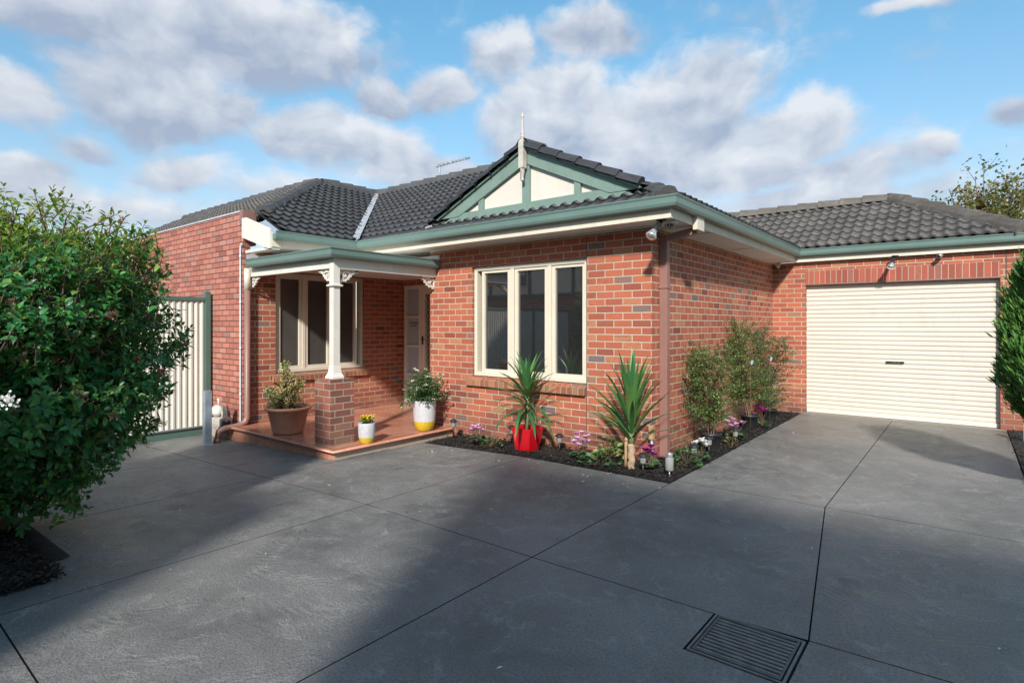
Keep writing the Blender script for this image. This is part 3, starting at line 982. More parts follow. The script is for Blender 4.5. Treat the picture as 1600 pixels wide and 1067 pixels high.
# --- windows
def window_y(x0, x1, z0, z1, y, panes, glass, name='window'):
    fr = MB()
    fw = 0.055
    fr.bbox(x0, x1, y - .035, y + .07, z0, z0 + fw, .006)
    fr.bbox(x0, x1, y - .035, y + .07, z1 - fw, z1, .006)
    fr.bbox(x0, x0 + fw, y - .034, y + .069, z0 + fw - .002, z1 - fw + .002, .006)
    fr.bbox(x1 - fw, x1, y - .034, y + .069, z0 + fw - .002, z1 - fw + .002, .006)
    for i in range(len(panes) - 1):
        c = (panes[i][1] + panes[i + 1][0]) / 2
        fr.bbox(c - .03, c + .03, y - .03, y + .068, z0 + fw - .002, z1 - fw + .002, .006)
    wn = part(fr, name, M_FRAME)
    for (a, c) in panes:
        sa = MB()
        e = .048
        pz0, pz1 = z0 + .10, z1 - .095
        sa.bbox(a - e, a, y - .018, y + .04, pz0 - e, pz1 + e, .005)
        sa.bbox(c, c + e, y - .018, y + .04, pz0 - e, pz1 + e, .005)
        sa.bbox(a - .001, c + .001, y - .0175, y + .0395, pz0 - e, pz0, .005)
        sa.bbox(a - .001, c + .001, y - .0175, y + .0395, pz1, pz1 + e, .005)
        sa.build('sash', M_FRAME, wn)
        gl = MB()
        gl.box(a - .004, c + .004, y + .014, y + .02, pz0 - .004, pz1 + .004)
        gl.build('pane', glass, wn)
    return wn


def transpose(o):
    """turn a window built along X (facing -Y) so that it runs along Y and faces +X"""
    for ch in [o] + list(o.children):
        me = ch.data
        for v in me.vertices:
            x, y, z = v.co
            v.co = (-y, x, z)
        me.update()


wf = window_y(-2.775, -0.862, 0.845, 2.405, 0.075, [(-2.595, -2.165), (-1.99, -1.535), (-1.37, -0.955)], M_GLASS)
wp = window_y(-1.343, 0.358, 0.80, 2.418, 5.87, [(-1.235, -0.905), (-0.745, -0.375), (-0.2, 0.17)], M_MESHGLASS)
transpose(wp)
b = MB()
b.add([(-2.86, -.055, .705), (-.86, -.055, .705), (-.86, .05, .705), (-2.86, .05, .705), (-2.86, -.055, .79), (-.86, -.055, .79), (-.86, .05, .835), (-2.86, .05, .835)],
      [(0, 3, 2, 1), (4, 5, 6, 7), (0, 1, 5, 4), (1, 2, 6, 5), (2, 3, 7, 6), (3, 0, 4, 7)])
b.build('window_sill', M_SILL, wf)
b = MB()
b.add([(WX + .05, -1.40, .66), (WX + .05, .42, .66), (WX - .05, .42, .66), (WX - .05, -1.40, .66), (WX + .05, -1.40, .745), (WX + .05, .42, .745), (WX - .05, .42, .785), (WX - .05, -1.40, .785)],
      [(0, 3, 2, 1), (4, 5, 6, 7), (0, 1, 5, 4), (1, 2, 6, 5), (2, 3, 7, 6), (3, 0, 4, 7)])
b.build('window_sill', M_SILL, wp)
# dark room behind the windows
# --- front door with sidelight
b = MB()
y = DY + .03
for x0, x1 in ((-5.75, -5.70), (-5.335, -5.27), (-4.48, -4.42)):
    b.bbox(x0, x1, y - .03, y + .08, TZ, 2.33, .005)
b.bbox(-5.7, -5.335, y - .028, y + .078, 2.265, 2.33, .005)
b.bbox(-5.27, -4.48, y - .028, y + .078, 2.265, 2.33, .005)
b.bbox(-5.7, -5.335, y - .028, y + .078, TZ, .16, .005)
for z in (0.62, 1.165, 1.725):
    b.bbox(-5.7, -5.335, y - .02, y + .06, z - .02, z + .02, .004)
sl_ = part(b, 'sidelight', M_DOOR)
for z0, z1 in ((.16, .60), (.64, 1.145), (1.185, 1.705), (1.745, 2.265)):
    b = MB()
    b.box(-5.705, -5.33, y + .012, y + .02, z0 - .003, z1 + .003)
    b.build('pane', M_FROST, sl_)


def text_on(txt, loc, size, mat, rot, parent, name='notice_text'):
    cu = bpy.data.curves.new(name, 'FONT')
    cu.body = txt
    cu.size = size
    cu.align_x = 'CENTER'
    cu.extrude = 0.0008
    cu.offset = 0.0012
    ob = bpy.data.objects.new(name, cu)
    COL.objects.link(ob)
    ob.rotation_euler = rot
    ob.location = loc
    dg = bpy.context.evaluated_depsgraph_get()
    me = bpy.data.meshes.new_from_object(ob.evaluated_get(dg))
    me.transform(Matrix.Translation(loc) @ ob.rotation_euler.to_matrix().to_4x4())
    bpy.data.objects.remove(ob)
    me.materials.clear()
    me.materials.append(mat)
    return link(name, me, parent)


text_on('No Hawkers', (-5.5, y + .0105, 1.60), 0.052, M_INK, (R(90), 0, 0), sl_)
text_on('or Junk Mail', (-5.52, y + .0105, 1.55), 0.034, M_INK, (R(90), 0, 0), sl_)
b = MB()
b.bbox(-5.27, -5.17, y - .02, y + .03, TZ + .02, 2.265, .004)
b.bbox(-4.58, -4.48, y - .02, y + .03, TZ + .02, 2.265, .004)
b.bbox(-5.17, -4.58, y - .019, y + .029, TZ + .02, .22, .004)
b.bbox(-5.17, -4.58, y - .019, y + .029, 2.15, 2.265, .004)
door = part(b, 'security_door', M_DOOR)
b = MB()
b.box(-5.17, -4.58, y + .01, y + .02, .2, 2.16)
b.build('flyscreen', simple('door_mesh', (0.10, 0.12, 0.09), 0.6, 0.2, 60), door)
b = MB()
for x in np.arange(-5.14, -4.58, 0.085):
    pts = []
    for z in np.arange(.25, 2.14, .03):
        pts.append((x + .02 * math.sin(z * 26), y - .004, z))
    b.tube(pts, 0.006, 5)
    pts = [(p[0] * 1 + 2 * (x - p[0]), p[1], p[2]) for p in pts]
    b.tube(pts, 0.005, 5)
b.build('lattice', M_DOOR, door)
b = MB()
b.bbox(-5.245, -5.215, y - .035, y - .02, 1.20, 1.36, .004)
b.tube([(-5.23, y - .035, 1.30), (-5.23, y - .07, 1.30), (-5.12, y - .075, 1.30)], .009, 8)
b.build('handle', M_BLACK, door)

# --- garage roller door
b = MB()
prof = []
z = 0.075
pitch = 0.0765
while z < 2.29:
    prof += [(0.0, z), (0.004, z + .010), (0.010, z + .018), (0.010, z + pitch * .70), (0.004, z + pitch * .85), (0.0, z + pitch * .93)]
    z += pitch
v = []
for o_, z in prof:
    v += [(0.53, GY + .105 - o_ * 1.3, min(z, 2.32)), (3.215, GY + .105 - o_ * 1.3, min(z, 2.32))]
b.add(v, [(2 * i, 2 * i + 1, 2 * i + 3, 2 * i + 2) for i in range(len(prof) - 1)])
gd = part(b, 'garage_door', M_DOORSTEEL)
b = MB()
b.bbox(0.55, 3.195, GY + .078, GY + .118, 0.012, 0.078, .004)
b.build('bottom_rail', M_WHITE, gd)
b = MB()
b.bbox(1.75, 2.0, GY + .068, GY + .10, 0.935, 0.968, .004)
b.build('door_handle', M_BLACK, gd)
b = MB()
for i, x in enumerate((1.84, 1.865, 1.875, 1.915)):
    b.box(x, x + (.014 if i == 3 else .007), GY + .0672, GY + .0685, .945, .958)
b.build('handle_mark', M_STEEL, gd)

# --- eaves: fascia, soffit, gutter
FA = [(-4.93, LY - .004), (-4.93, -.40), (0.40, -.40), (0.40, 5.115), (3.52, 5.115)]
b = MB()
sweep(b, FA, [(-.022, 2.695), (0, 2.695), (0, 2.895), (-.022, 2.895)])
part(b, 'fascia', M_CREAM)
gp = [(0.002, 2.80), (0.055, 2.79), (0.085, 2.802), (0.097, 2.83), (0.101, 2.885), (0.112, 2.905), (0.112, 2.915), (0.095, 2.915), (0.088, 2.88), (0.002, 2.87)]
b = MB()
sweep(b, FA, gp)
part(b, 'gutter', M_GREEN)
b = MB()
b.box(WX, -4.953, LY + .13, -.378, 2.705, 2.715)
b.box(FXL, .378, -.378, -.002, 2.706, 2.716)
b.box(WX, FXL, -.378, DY, 2.7065, 2.717)
b.box(.002, .378, -.002, GY - .002, 2.7055, 2.7155)
b.box(.378, 3.5, 5.137, GY, 2.704, 2.714)
part(b, 'soffit', M_SOFFIT)
b = MB()
for y0 in (0.9, 2.7, 4.4):
    b.box(.004, .376, y0 - .02, y0 + .02, 2.700, 2.7054)
b.box(-.004, .03, .02, 5.18, 2.684, 2.7052)
b.box(-3.64, .03, -.03, -.002, 2.684, 2.7052)
part(b, 'soffit_trim', M_CREAM)
# boxed eave end at the boundary wall and the white box at the garage's right end
b = MB()
b.prism([(-5.78, 3.19), (-5.66, 3.19), (-4.94, 2.95), (-4.94, 2.67), (-5.0, 2.67), (-5.78, 2.90)], LY - .03, LY - .005, lambda a, c, tt: (a, tt, c))
b.box(-5.72, -4.95, LY - .004, LY + .12, 2.66, 2.70)
part(b, 'eave_box', M_WHITE)
b = MB()
b.bbox(3.521, 3.75, 5.06, 5.30, 2.62, 2.86, .004)
part(b, 'eave_box', M_WHITE)
b = MB()
b.add([(3.53, 5.1, 2.93), (3.9, 5.1, 2.93), (3.9, 5.1, 3.16), (3.53, 5.1, 3.16), (3.53, 8, 2.93), (3.9, 8, 2.93), (3.9, 8, 3.16), (3.53, 8, 3.16)], [(0, 1, 2, 3), (7, 6, 5, 4), (0, 4, 5, 1), (1, 5, 6, 2), (2, 6, 7, 3), (3, 7, 4, 0)])
part(b, 'boundary_flashing', M_FLASH)

# --- tiled roof planes
TW, TG = 0.163, 0.262


def tile_plane(mb, P0, U, V, poly, mi=0, clip_world=()):
    """tiles on the plane P0 + u*U + v*V (V up the slope); poly: convex outline in (u, v)"""
    P0, U, V = Vector(P0), Vector(U).normalized(), Vector(V).normalized()
    N = U.cross(V).normalized()
    if N.z < 0:
        N = -N
    us = [p[0] for p in poly]; vs = [p[1] for p in poly]
    u0, u1 = math.floor(min(us) / TW) * TW, math.ceil(max(us) / TW) * TW
    v0, v1 = 0 if min(vs) >= 0 else math.floor(min(vs) / TG) * TG, max(vs)
    base_ = [(0.0, .004), (.06, .000), (.14, .000), (.19, .006), (.235, .022), (.285, .034), (.335, .037), (.385, .032), (.43, .020), (.475, .006), (.50, .004)]
    pr = [(a * 2 * TW, h) for a, h in base_][:-1]
    bm = bmesh.new()
    ncol = int(round((u1 - u0) / TW))
    pts = []
    for c in range(ncol):
        for a, h in pr:
            pts.append((u0 + c * TW + a, h))
    pts.append((u1, .004))
    nrow = int(math.ceil((v1 - v0) / TG))
    for r_ in range(nrow):
        va = v0 + r_ * TG
        vb = va + TG + 0.02
        jit = random.uniform(-.004, .004)
        rows = []
        for (vv, lift, hs) in ((va, -.004, 1), (va, .034, 1), (vb, .000, 1)):
            rows.append([bm.verts.new(P0 + U * u + V * (vv + (jit if vv == va else 0)) + N * (h * hs + lift)) for u, h in pts])
        for k in range(2):
            for i in range(len(pts) - 1):
                f = bm.faces.new((rows[k][i], rows[k][i + 1], rows[k + 1][i + 1], rows[k + 1][i]))
                f.smooth = (k == 1)
    n = len(poly)
    ar = sum(poly[i][0] * poly[(i + 1) % n][1] - poly[(i + 1) % n][0] * poly[i][1] for i in range(n))
    pl = poly if ar > 0 else poly[::-1]
    for i in range(n):
        a, c = pl[i], pl[(i + 1) % n]
        e = Vector((c[0] - a[0], c[1] - a[1])).normalized()
        no2 = Vector((e.y, -e.x))   # outward
        if abs(e.y) < 1e-6 and a[1] <= v0 + 1e-6:
            continue                 # keep the eave edge
        no = (U * no2.x + V * no2.y)
        co = P0 + U * a[0] + V * a[1]
        bmesh.ops.bisect_plane(bm, geom=list(bm.verts) + list(bm.edges) + list(bm.faces), plane_co=co, plane_no=no, clear_outer=True)
    for co, no in clip_world:
        bmesh.ops.bisect_plane(bm, geom=list(bm.verts) + list(bm.edges) + list(bm.faces), plane_co=Vector(co), plane_no=Vector(no), clear_outer=True)
    bm.verts.index_update()
    o = len(mb.v)
    mb.v.extend([q.co[:] for q in bm.verts])
    for f in bm.faces:
        mb.f.append(tuple(o + q.index for q in f.verts))
        mb.mi.append(mi)
        mb.sm.append(f.smooth)
    # a closing sheet under the tiles, so no light leaks through
    o = len(mb.v)
    mb.v.extend([tuple(P0 + U * a + V * c - N * .03) for a, c in pl])
    mb.f.append(tuple(range(o, o + n))); mb.mi.append(mi); mb.sm.append(False)
    bm.free()


def cap_run(mb, p0, p1, w_=0.115, h_=0.085, L=0.40, lift=0.02, mi=0, start_drop=True):
    """a row of overlapping ridge caps from the low end p0 to the high end p1"""
    p0, p1 = Vector(p0), Vector(p1)
    d = (p1 - p0)
    n = max(1, int(round(d.length / L)))
    d.normalize()
    s_ = d.cross(Vector((0, 0, 1))).normalized()
    up = s_.cross(d)
    step = (p1 - p0).length / n
    shape = [(-1.15, -.95), (-.95, -.05), (-.5, .85), (0, 1.0), (.5, .85), (.95, -.05), (1.15, -.95)]
    for i in range(n):
        a = p0 + d * (i * step - .015)
        e = p0 + d * ((i + 1) * step + .05)
        lf = lift + random.uniform(-.004, .004)
        rows = []
        for q, k_s, l_ in ((a, 1.10, lf + .022), (e, .93, lf)):
            rows.append([q + s_ * (x * w_ * k_s) + up * (y_ * h_ * k_s + l_) for x, y_ in shape])
        m = len(shape)
        inner = [q + Vector((0, 0, 0)) - up * .03 for q in rows[0]]
        v_ = rows[0] + rows[1] + inner
        f_ = [(j, j + 1, m + j + 1, m + j) for j in range(m - 1)] + [(j, 2 * m + j, 2 * m + j + 1, j + 1) for j in range(m - 1)]
        f_.append(tuple(range(2 * m, 3 * m)))
        mb.add(v_, f_, mi, False)


APEX = (-8.45, 1.12, 4.74)
JUNC = (-8.45, 2.73, 4.74)
EZ = 2.905
# plane facing +X over the porch (between hip, ridge, valley)
EX = -4.86
sx = math.hypot(EX - APEX[0], 4.74 - EZ)
cosx = (EX - APEX[0]) / sx
roof_mb = MB()
Vx = Vector((APEX[0] - EX, 0, 4.74 - EZ)).normalized()
tile_plane(roof_mb, (EX, 0, EZ), (0, 1, 0), Vx, [(-1.72, 0), (-.52, 0), (JUNC[1], sx), (APEX[1], sx), (-1.72, (APEX[0] * 0 + (EX - (-5.66)) / cosx))], 0)
# main plane facing -Y
EYf = -.47
EZM = EZ - .045
sy = math.hypot(JUNC[1] - EYf, 4.74 - EZM)
Vy = Vector((0, JUNC[1] - EYf, 4.74 - EZM)).normalized()
tile_plane(roof_mb, (0, EYf, EZM), (1, 0, 0), Vy, [(-4.86, 0), (0.46, 0), (-3.44, sy), (-8.45, sy)], 0)
# left boundary plane facing -Y, behind the parapet
sl3 = math.hypot(APEX[1] + 1.62, 4.74 - 3.20)
Vl = Vector((0, APEX[1] + 1.62, 4.74 - 3.20)).normalized()
tile_plane(roof_mb, (0, -1.62, 3.20), (1, 0, 0), Vl, [(-16, 0), (-5.72, 0), (-8.45, sl3), (-16, sl3)], 1)
# gable wing, right slope facing +X
GXC, GPZ, GYF = -1.64, 3.885, -.20
sr = math.hypot(.46 - GXC, GPZ - EZ)
Vr = Vector((GXC - .46, 0, GPZ - EZ)).normalized()
tile_plane(roof_mb, (.46, 0, EZ), (0, 1, 0), Vr, [(-.47, 0), (1.255, 0), (1.255, sr), (GYF - .06, sr), (GYF - .06, .56)], 0)
tile_plane(roof_mb, (.46, 0, EZ), (0, 1, 0), Vr, [(1.255, 0), (8.0, 0), (JUNC[1], math.hypot(3.9, 4.74 - EZ)), (1.255, sr)], 0)
# gable wing, left slope facing -X
Vl2 = Vector((GXC + 3.74, 0, GPZ - EZ)).normalized()
tile_plane(roof_mb, (-3.74, 0, EZ), (0, 1, 0), Vl2, [(GYF - .06, 0.30), (-.2, 0.30), (1.3, sr), (GYF - .06, sr)], 0)
# garage
gs = 1.83
gpz = EZ + .02 + .555 * gs
GEY = 5.05
sg = math.hypot(gs, gpz - EZ - .02)
Vg = Vector((0, gs, gpz - EZ - .02)).normalized()
GRX = 3.50
roof = part(roof_mb, 'roof', [M_TILE, M_TILESUN])
gr = MB()
tile_plane(gr, (0, GEY, EZ + .02), (1, 0, 0), Vg, [(.44, 0), (GRX + .02, 0), (GRX - gs, sg), (-3.0, sg), (-1.6, .5)], 0)
Vg2 = Vector((-gs, 0, gpz - EZ - .02)).normalized()
tile_plane(gr, (GRX, 0, EZ + .02), (0, 1, 0), Vg2, [(GEY - .01, 0), (GEY + 2 * gs, 0), (GEY + gs, sg)], 0)
groof = part(gr, 'garage_roof', M_TILESUN)
b = MB()
cap_run(b, (GRX - .03, GEY + .03, EZ + .06), (GRX - gs, GEY + gs, gpz + .03), .12, .085, .40)
cap_run(b, (-2.6, GEY + gs, gpz + .03), (GRX - gs - .05, GEY + gs, gpz + .03), .12, .075, .40)
b.build('ridge_capping', M_CAPSUN, groof)
b = MB()
cap_run(b, (-5.64, -1.62, 3.31), APEX, .11, .065, .40)
cap_run(b, (APEX[0], JUNC[1] - .05, 4.74), (APEX[0], APEX[1] + .1, 4.74), .12, .085, .40)
cap_run(b, (-15.5, APEX[1], 4.74), (APEX[0] - .1, APEX[1], 4.74), .12, .085, .40)
cap_run(b, (JUNC[0] + .1, JUNC[1], 4.74), (-3.45, JUNC[1], 4.74), .12, .085, .40)
b.build('ridge_capping', M_CAP, roof)
b = MB()
cap_run(b, (.36, -.38, EZ + .03), (-.02, -.06, 3.10), .105, .06, .25)
b.build('ridge_capping', M_CAP, roof)
b = MB()
cap_run(b, (GXC, 1.25, GPZ), (GXC, GYF - .05, GPZ), .11, .07, .40)
b.build('ridge_capping', M_CAP, roof)
# barge tiles along the gable rake
b = MB()
for sgn, x1 in ((1, -.02), (-1, -3.26)):
    cap_run(b, (x1, GYF - .045, GPZ - abs(x1 - GXC) * .4667 + .025), (GXC, GYF - .045, GPZ + .02), .065, .042, .30, .0)
b.build('barge_tiles', M_TILE, roof)
# valley gutters
b = MB()
va0, va1 = Vector((-4.88, -.48, EZ + .07)), Vector(JUNC) + Vector((0, 0, .06))
b.beam(va0, va1, .11, .02)
vb0, vb1 = Vector((-3.42, -.33, 2.995)), Vector((-2.62, .75, 3.50))
b.beam(vb0, vb1, .07, .02)
b.build('valley_gutter', simple('dull_valley_zinc', (0.30, 0.31, 0.33), 0.6, 0.2, 9.0), roof)

# --- gable
gx0, gx1, gzb = -3.20, -.055, 3.055


def gpt(a, c, t):
    return (a, t, c)


sl_g = .4667
b = MB()
b.prism([(gx0 + .1, gzb + .02), (gx1 - .1, gzb + .02), (GXC, GPZ - .10)], GYF + .02, GYF + .05, gpt)
gab = part(b, 'gable', M_GABLE)
b = MB()
bw = .165
zt = GPZ - .045
for s_, xe in ((1, gx1), (-1, gx0)):
    xa = GXC + s_ * .03
    za = zt - .03 * sl_g
    ze = zt - abs(xe - GXC) * sl_g
    b.prism([(xa, za), (xe, ze), (xe - s_ * .36, ze), (xa, za - bw * 1.1)], GYF - .03, GYF + .018, gpt)
b.build('barge_board', M_GREENTRIM, gab)
b = MB()
for s_, xe in ((1, gx1 + .04), (-1, gx0 - .04)):
    xa = GXC
    b.prism([(xa, zt + .03), (xe, zt + .03 - abs(xe - GXC) * sl_g), (xe, zt - .002 - abs(xe - GXC) * sl_g), (xa, zt - .002)], GYF - .065, GYF - .005, gpt)
b.build('barge_mould', M_GREENTRIM, gab)
b = MB()
b.prism([(gx0 + .05, gzb - .015), (gx1 - .05, gzb - .015), (gx1 - .30, gzb + .10), (gx0 + .30, gzb + .10)], GYF - .022, GYF + .015, gpt)
for x in (GXC, GXC - .78, GXC + .78):
    hw = .06 if x == GXC else .045
    ztop = zt - bw - abs(x - GXC) * sl_g + .01
    b.prism([(x - hw, gzb + .08), (x + hw, gzb + .08), (x + hw, ztop), (x - hw, ztop)], GYF - .016, GYF + .018, gpt)
b.build('gable_batten', M_GREENTRIM, gab)
# finial
b = MB()
yc = GYF - .085
fz = 3.44


def sqstack(mb, prof, x, y_, twist=0.0):
    for i in range(len(prof) - 1):
        (r0, z0), (r1, z1) = prof[i], prof[i + 1]
        v_ = []
        for r_, z_ in ((r0, z0), (r1, z1)):
            for a, c in ((-1, -1), (1, -1), (1, 1), (-1, 1)):
                v_.append((x + a * r_, y_ + c * r_, z_))
        mb.add(v_, [(0, 1, 2, 3), (7, 6, 5, 4), (0, 4, 5, 1), (1, 5, 6, 2), (2, 6, 7, 3), (3, 7, 4, 0)])


sqstack(b, [(.038, fz + 0.140), (.038, fz + 0.480), (.026, fz + 0.513)], GXC, yc)
b.lathe([(.0, fz - .03), (.022, fz - .02), (.026, fz), (.016, fz + 0.020), (.022, fz + 0.050), (.028, fz + 0.090), (.034, fz + 0.140)], (GXC, yc, 0), 14)
b.lathe([(.026, fz + 0.505), (.018, fz + 0.521), (.027, fz + 0.538), (.027, fz + 0.554), (.018, fz + 0.571), (.026, fz + 0.587), (.022, fz + 0.612), (.016, fz + 0.744), (.012, fz + 0.786), (.018, fz + 0.798), (.020, fz + 0.810), (.012, fz + 0.827), (.010, fz + 0.852), (.0, fz + 0.860)], (GXC, yc, 0), 14)
part(b, 'finial', M_OLDWHITE)

# --- porch: brick pier, post, beams, fretwork, roof
b = MB()
PX0, PX1, PY0, PY1 = -3.75, -3.40, -1.93, -1.58
b.box(PX0, PX1, PY0, PY1, TZ - .01, .885)
part(b, 'porch_pier', M_PIER)
pcx, pcy = -3.575, -1.755
b = MB()
s_ = .047
sqstack(b, [(.085, .885), (.085, .905), (.062, .955), (s_ + .004, 1.04), (s_, 1.045), (s_, 2.06)], pcx, pcy)
sqstack(b, [(s_, 2.06), (.075, 2.075), (.075, 2.09), (s_, 2.105), (s_, 2.44)], pcx, pcy)
part(b, 'porch_post', M_WHITE)
b = MB()
b.bbox(WX + .03, pcx - s_, pcy - .04, pcy + .04, 2.305, 2.44, .004)
b.bbox(pcx - .045, pcx + .045, pcy - s_ - .002, 0.0, 2.30, 2.44, .004)
part(b, 'porch_beam', M_WHITE)
gp2 = [(o_ * 1.15, z_ - 2.79 + 2.43) for o_, z_ in gp]
b = MB()
sweep(b, [(-5.62, pcy - .045), (pcx + .045, pcy - .045), (pcx + .045, -.03)], gp2)
part(b, 'porch_gutter', M_GREEN)
b = MB()
b.add([(WX, pcy - .05, 2.535), (pcx + .05, pcy - .05, 2.535), (pcx + .05, -.01, 2.535), (WX, -.01, 2.60)], [(0, 1, 2, 3)])
b.add([(WX, pcy, 2.44), (pcx, pcy, 2.44), (pcx, DY, 2.44), (WX, DY, 2.44)], [(0, 1, 2, 3)])
b.add([(FXL, -.01, 2.52), (WX, -.01, 2.52), (WX, DY, 2.52), (FXL, DY, 2.52)], [(0, 1, 2, 3)])
part(b, 'porch_roof', M_SOFFIT)
b = MB()
b.box(WX + .002, WX + .012, LY + .05, -1.25, 2.50, 2.655)
part(b, 'porch_flashing', M_FLASH)
b = MB()
b.box(-4.05, pcx + .13, -.014, -.003, 2.50, 2.63)
part(b, 'porch_flashing', M_FLASH)


def fret(origin, dirv, W_=.30, H_=.175):
    """fretwork corner bracket: solid scroll-sawn board 20 mm thick"""
    O, D = Vector(origin), Vector(dirv)
    nrm_ = Vector((-D.y, D.x, 0))
    mb = MB()

    def ribbon(pts, wd):
        n = len(pts)
        for i in range(n - 1):
            a, c = Vector(pts[i]), Vector(pts[i + 1])
            d = (c - a).normalized()
            pn = Vector((-d.y, d.x)) * wd / 2
            q = [a - d * wd * .15 + pn, a - d * wd * .15 - pn, c + d * wd * .15 - pn, c + d * wd * .15 + pn]
            th_ = .011 - .0002 * (i % 2)
            mb.prism([(p.x, p.y) for p in q], -th_, th_, lambda u, z_, t: O + D * u + Vector((0, 0, z_)) + nrm_ * t)
    q_ = lambda pts: [(x * W_, -y * H_) for x, y in pts]
    ribbon(q_([(1, .05), (.84, .13), (.66, .32), (.56, .54), (.42, .74), (.24, .82), (.10, .90), (.03, 1.0)]), .026)
    ribbon([(.006, -.002), (.006, -H_ * .99)], .024)
    ribbon([(0, -.010), (W_ * 1.0, -.010)], .022)
    ribbon(q_([(.66, .30), (.46, .17), (.30, .20), (.22, .36), (.27, .52), (.38, .52), (.40, .40)]), .020)
    ribbon(q_([(.24, .30), (.06, .22)]), .018)
    ribbon(q_([(.30, .56), (.16, .78)]), .016)
    for (cx_, cz_, r_) in ((.96, .12, .016), (.80, .22, .017), (.64, .46, .016), (.52, .66, .016), (.36, .84, .015), (.14, .95, .015), (.38, .42, .016)):
        cx_, cz_ = cx_ * W_, -cz_ * H_
        poly = [(cx_ + r_ * math.cos(a), cz_ + r_ * math.sin(a)) for a in np.linspace(0, 2 * math.pi, 11)[:-1]]
        mb.prism(poly, -.0105, .0105, lambda u, z_, t: O + D * u + Vector((0, 0, z_)) + nrm_ * t)
    part(mb, 'fretwork_bracket', M_WHITE)


fret((pcx - s_, pcy, 2.305), (-1, 0, 0))
fret((pcx, pcy + s_, 2.30), (0, 1, 0))
fret((WX + .002, pcy, 2.305), (1, 0, 0))
fret((pcx, -.002, 2.30), (0, -1, 0))

# --- pipes on the house
b = MB()
b.bbox(.004, .10, .20, .285, .03, 2.62, .008)
b.beam((.05, .242, 2.58), (.40, .33, 2.655), .085, .075)
b.bbox(-.004, .108, .19, .295, 2.00, 2.03, .003)
part(b, 'downpipe', M_MAUVE)
b = MB()
b.bbox(.402, .455, .205, .42, 2.645, 2.83, .004)
part(b, 'pipe_collar', M_CREAM)
b = MB()
px_, py_ = WX + .06, -1.83
gl_ = gz(px_)
b.tube([(px_, py_, 2.12), (px_, py_, .17), (px_ + .0, py_ - .03, .10), (px_ - .02, py_ - .12, .055), (px_ - .04, py_ - .32, .035), (px_ - .05, py_ - .40, .0), (px_ - .05, py_ - .425, gl_ + .02)], .046, 12)
b.tube([(px_ - .05, py_ - .422, gl_ + .06), (px_ - .05, py_ - .426, gl_ + .005)], .052, 12)
part(b, 'downpipe', M_MAUVE)
b = MB()
b.tube([(px_, py_, 2.43), (px_, py_, 2.10)], .049, 12)
part(b, 'downpipe', M_CREAM)
b = MB()
b.tube([(-4.985, -1.33, 2.83), (-4.985, -1.33, 2.55)], .04, 12)
part(b, 'downpipe', M_CREAM)
b = MB()
cxp = WX - .03
b.tube([(WX + .02, LY - .028, 2.79), (WX, LY - .028, 2.80), (WX - .02, LY - .028, 2.775), (cxp, LY - .028, 2.74), (cxp, LY - .028, .02), (cxp - .012, LY - .028, -.012), (cxp - .05, LY - .028, -.02), (-6.1, LY - .028, -.015)], .0125, 8)
for z_ in (.5, 1.2, 1.9, 2.6):
    b.tube([(cxp, LY - .028, z_), (cxp, LY - .028, z_ + .03)], .017, 8)
part(b, 'conduit', M_PVC)


# ------------------------------------------------------------------ fittings on the house
def lathe_dir(mb, prof, c, d, n=16, mi=0):
    """profile (r, t) turned about the axis d through c"""
    c, d = Vector(c), Vector(d).normalized()
    a = d.cross(Vector((0, 0, 1)))
    if a.length < 1e-3:
        a = Vector((1, 0, 0))
    a.normalize()
    e = d.cross(a)
    v_ = []
    for r_, t in prof:
        for k_n in range(n):
            an = 2 * math.pi * k_n / n
            v_.append(c + d * t + (a * math.cos(an) + e * math.sin(an)) * r_)
    f_ = [(i * n + k_n, i * n + (k_n + 1) % n, (i + 1) * n + (k_n + 1) % n, (i + 1) * n + k_n) for i in range(len(prof) - 1) for k_n in range(n)]
    mb.add(v_, f_, mi, True)


def flood(base_, bulb, label):
    t = thing('floodlight', label, 'floodlight', base_, 'floodlights under the eaves')
    B_, E_ = Vector(base_), Vector(bulb)
    d = (E_ - B_).normalized()
    m1 = MB()
    m1.lathe([(0, .0), (.05, .0), (.05, -.015), (.03, -.022), (0, -.022)], B_, 14)
    m1.build('mount', M_BLACK, t)
    m2 = MB()
    m2.tube([B_ - Vector((0, 0, .015)), B_ - Vector((0, 0, .05)) + d * .02, B_ + d * .10], .016, 8)
    lathe_dir(m2, [(0, .06), (.026, .06), (.028, .13), (.034, .15), (.034, .165)], B_, d)
    m2.build('lamp_holder', M_BLACK, t)
    m3 = MB()
    lathe_dir(m3, [(.030, .160), (.036, .185), (.056, .225), (.061, .245), (.056, .256), (.03, .264), (0, .267)], B_, d)
    m3.build('bulb', M_CHROME, t)


flood((.262, -.327, 2.70), (.20, -.50, 2.47), 'floodlight with black arm and silver bulb under the eave corner above the tall corner downpipe')
flood((1.895, 5.05, 2.70), (1.85, 4.93, 2.52), 'floodlight with short black arm and round silver bulb above the garage door')

t = thing('dome_camera', 'white dome security camera with dark lens under the soffit corner beside the floodlight', 'camera', (.29, -.16, 2.70))
b = MB(); b.lathe([(.0, 0), (.085, 0), (.088, -.02), (.075, -.035), (.0, -.036)], (.29, -.16, 2.704), 20); b.build('base', M_WHITE, t)
b = MB(); b.lathe([(.055, -.034), (.052, -.06), (.036, -.082), (0, -.09)], (.29, -.16, 2.704), 18); b.build('lens_dome', M_GLASS, t)

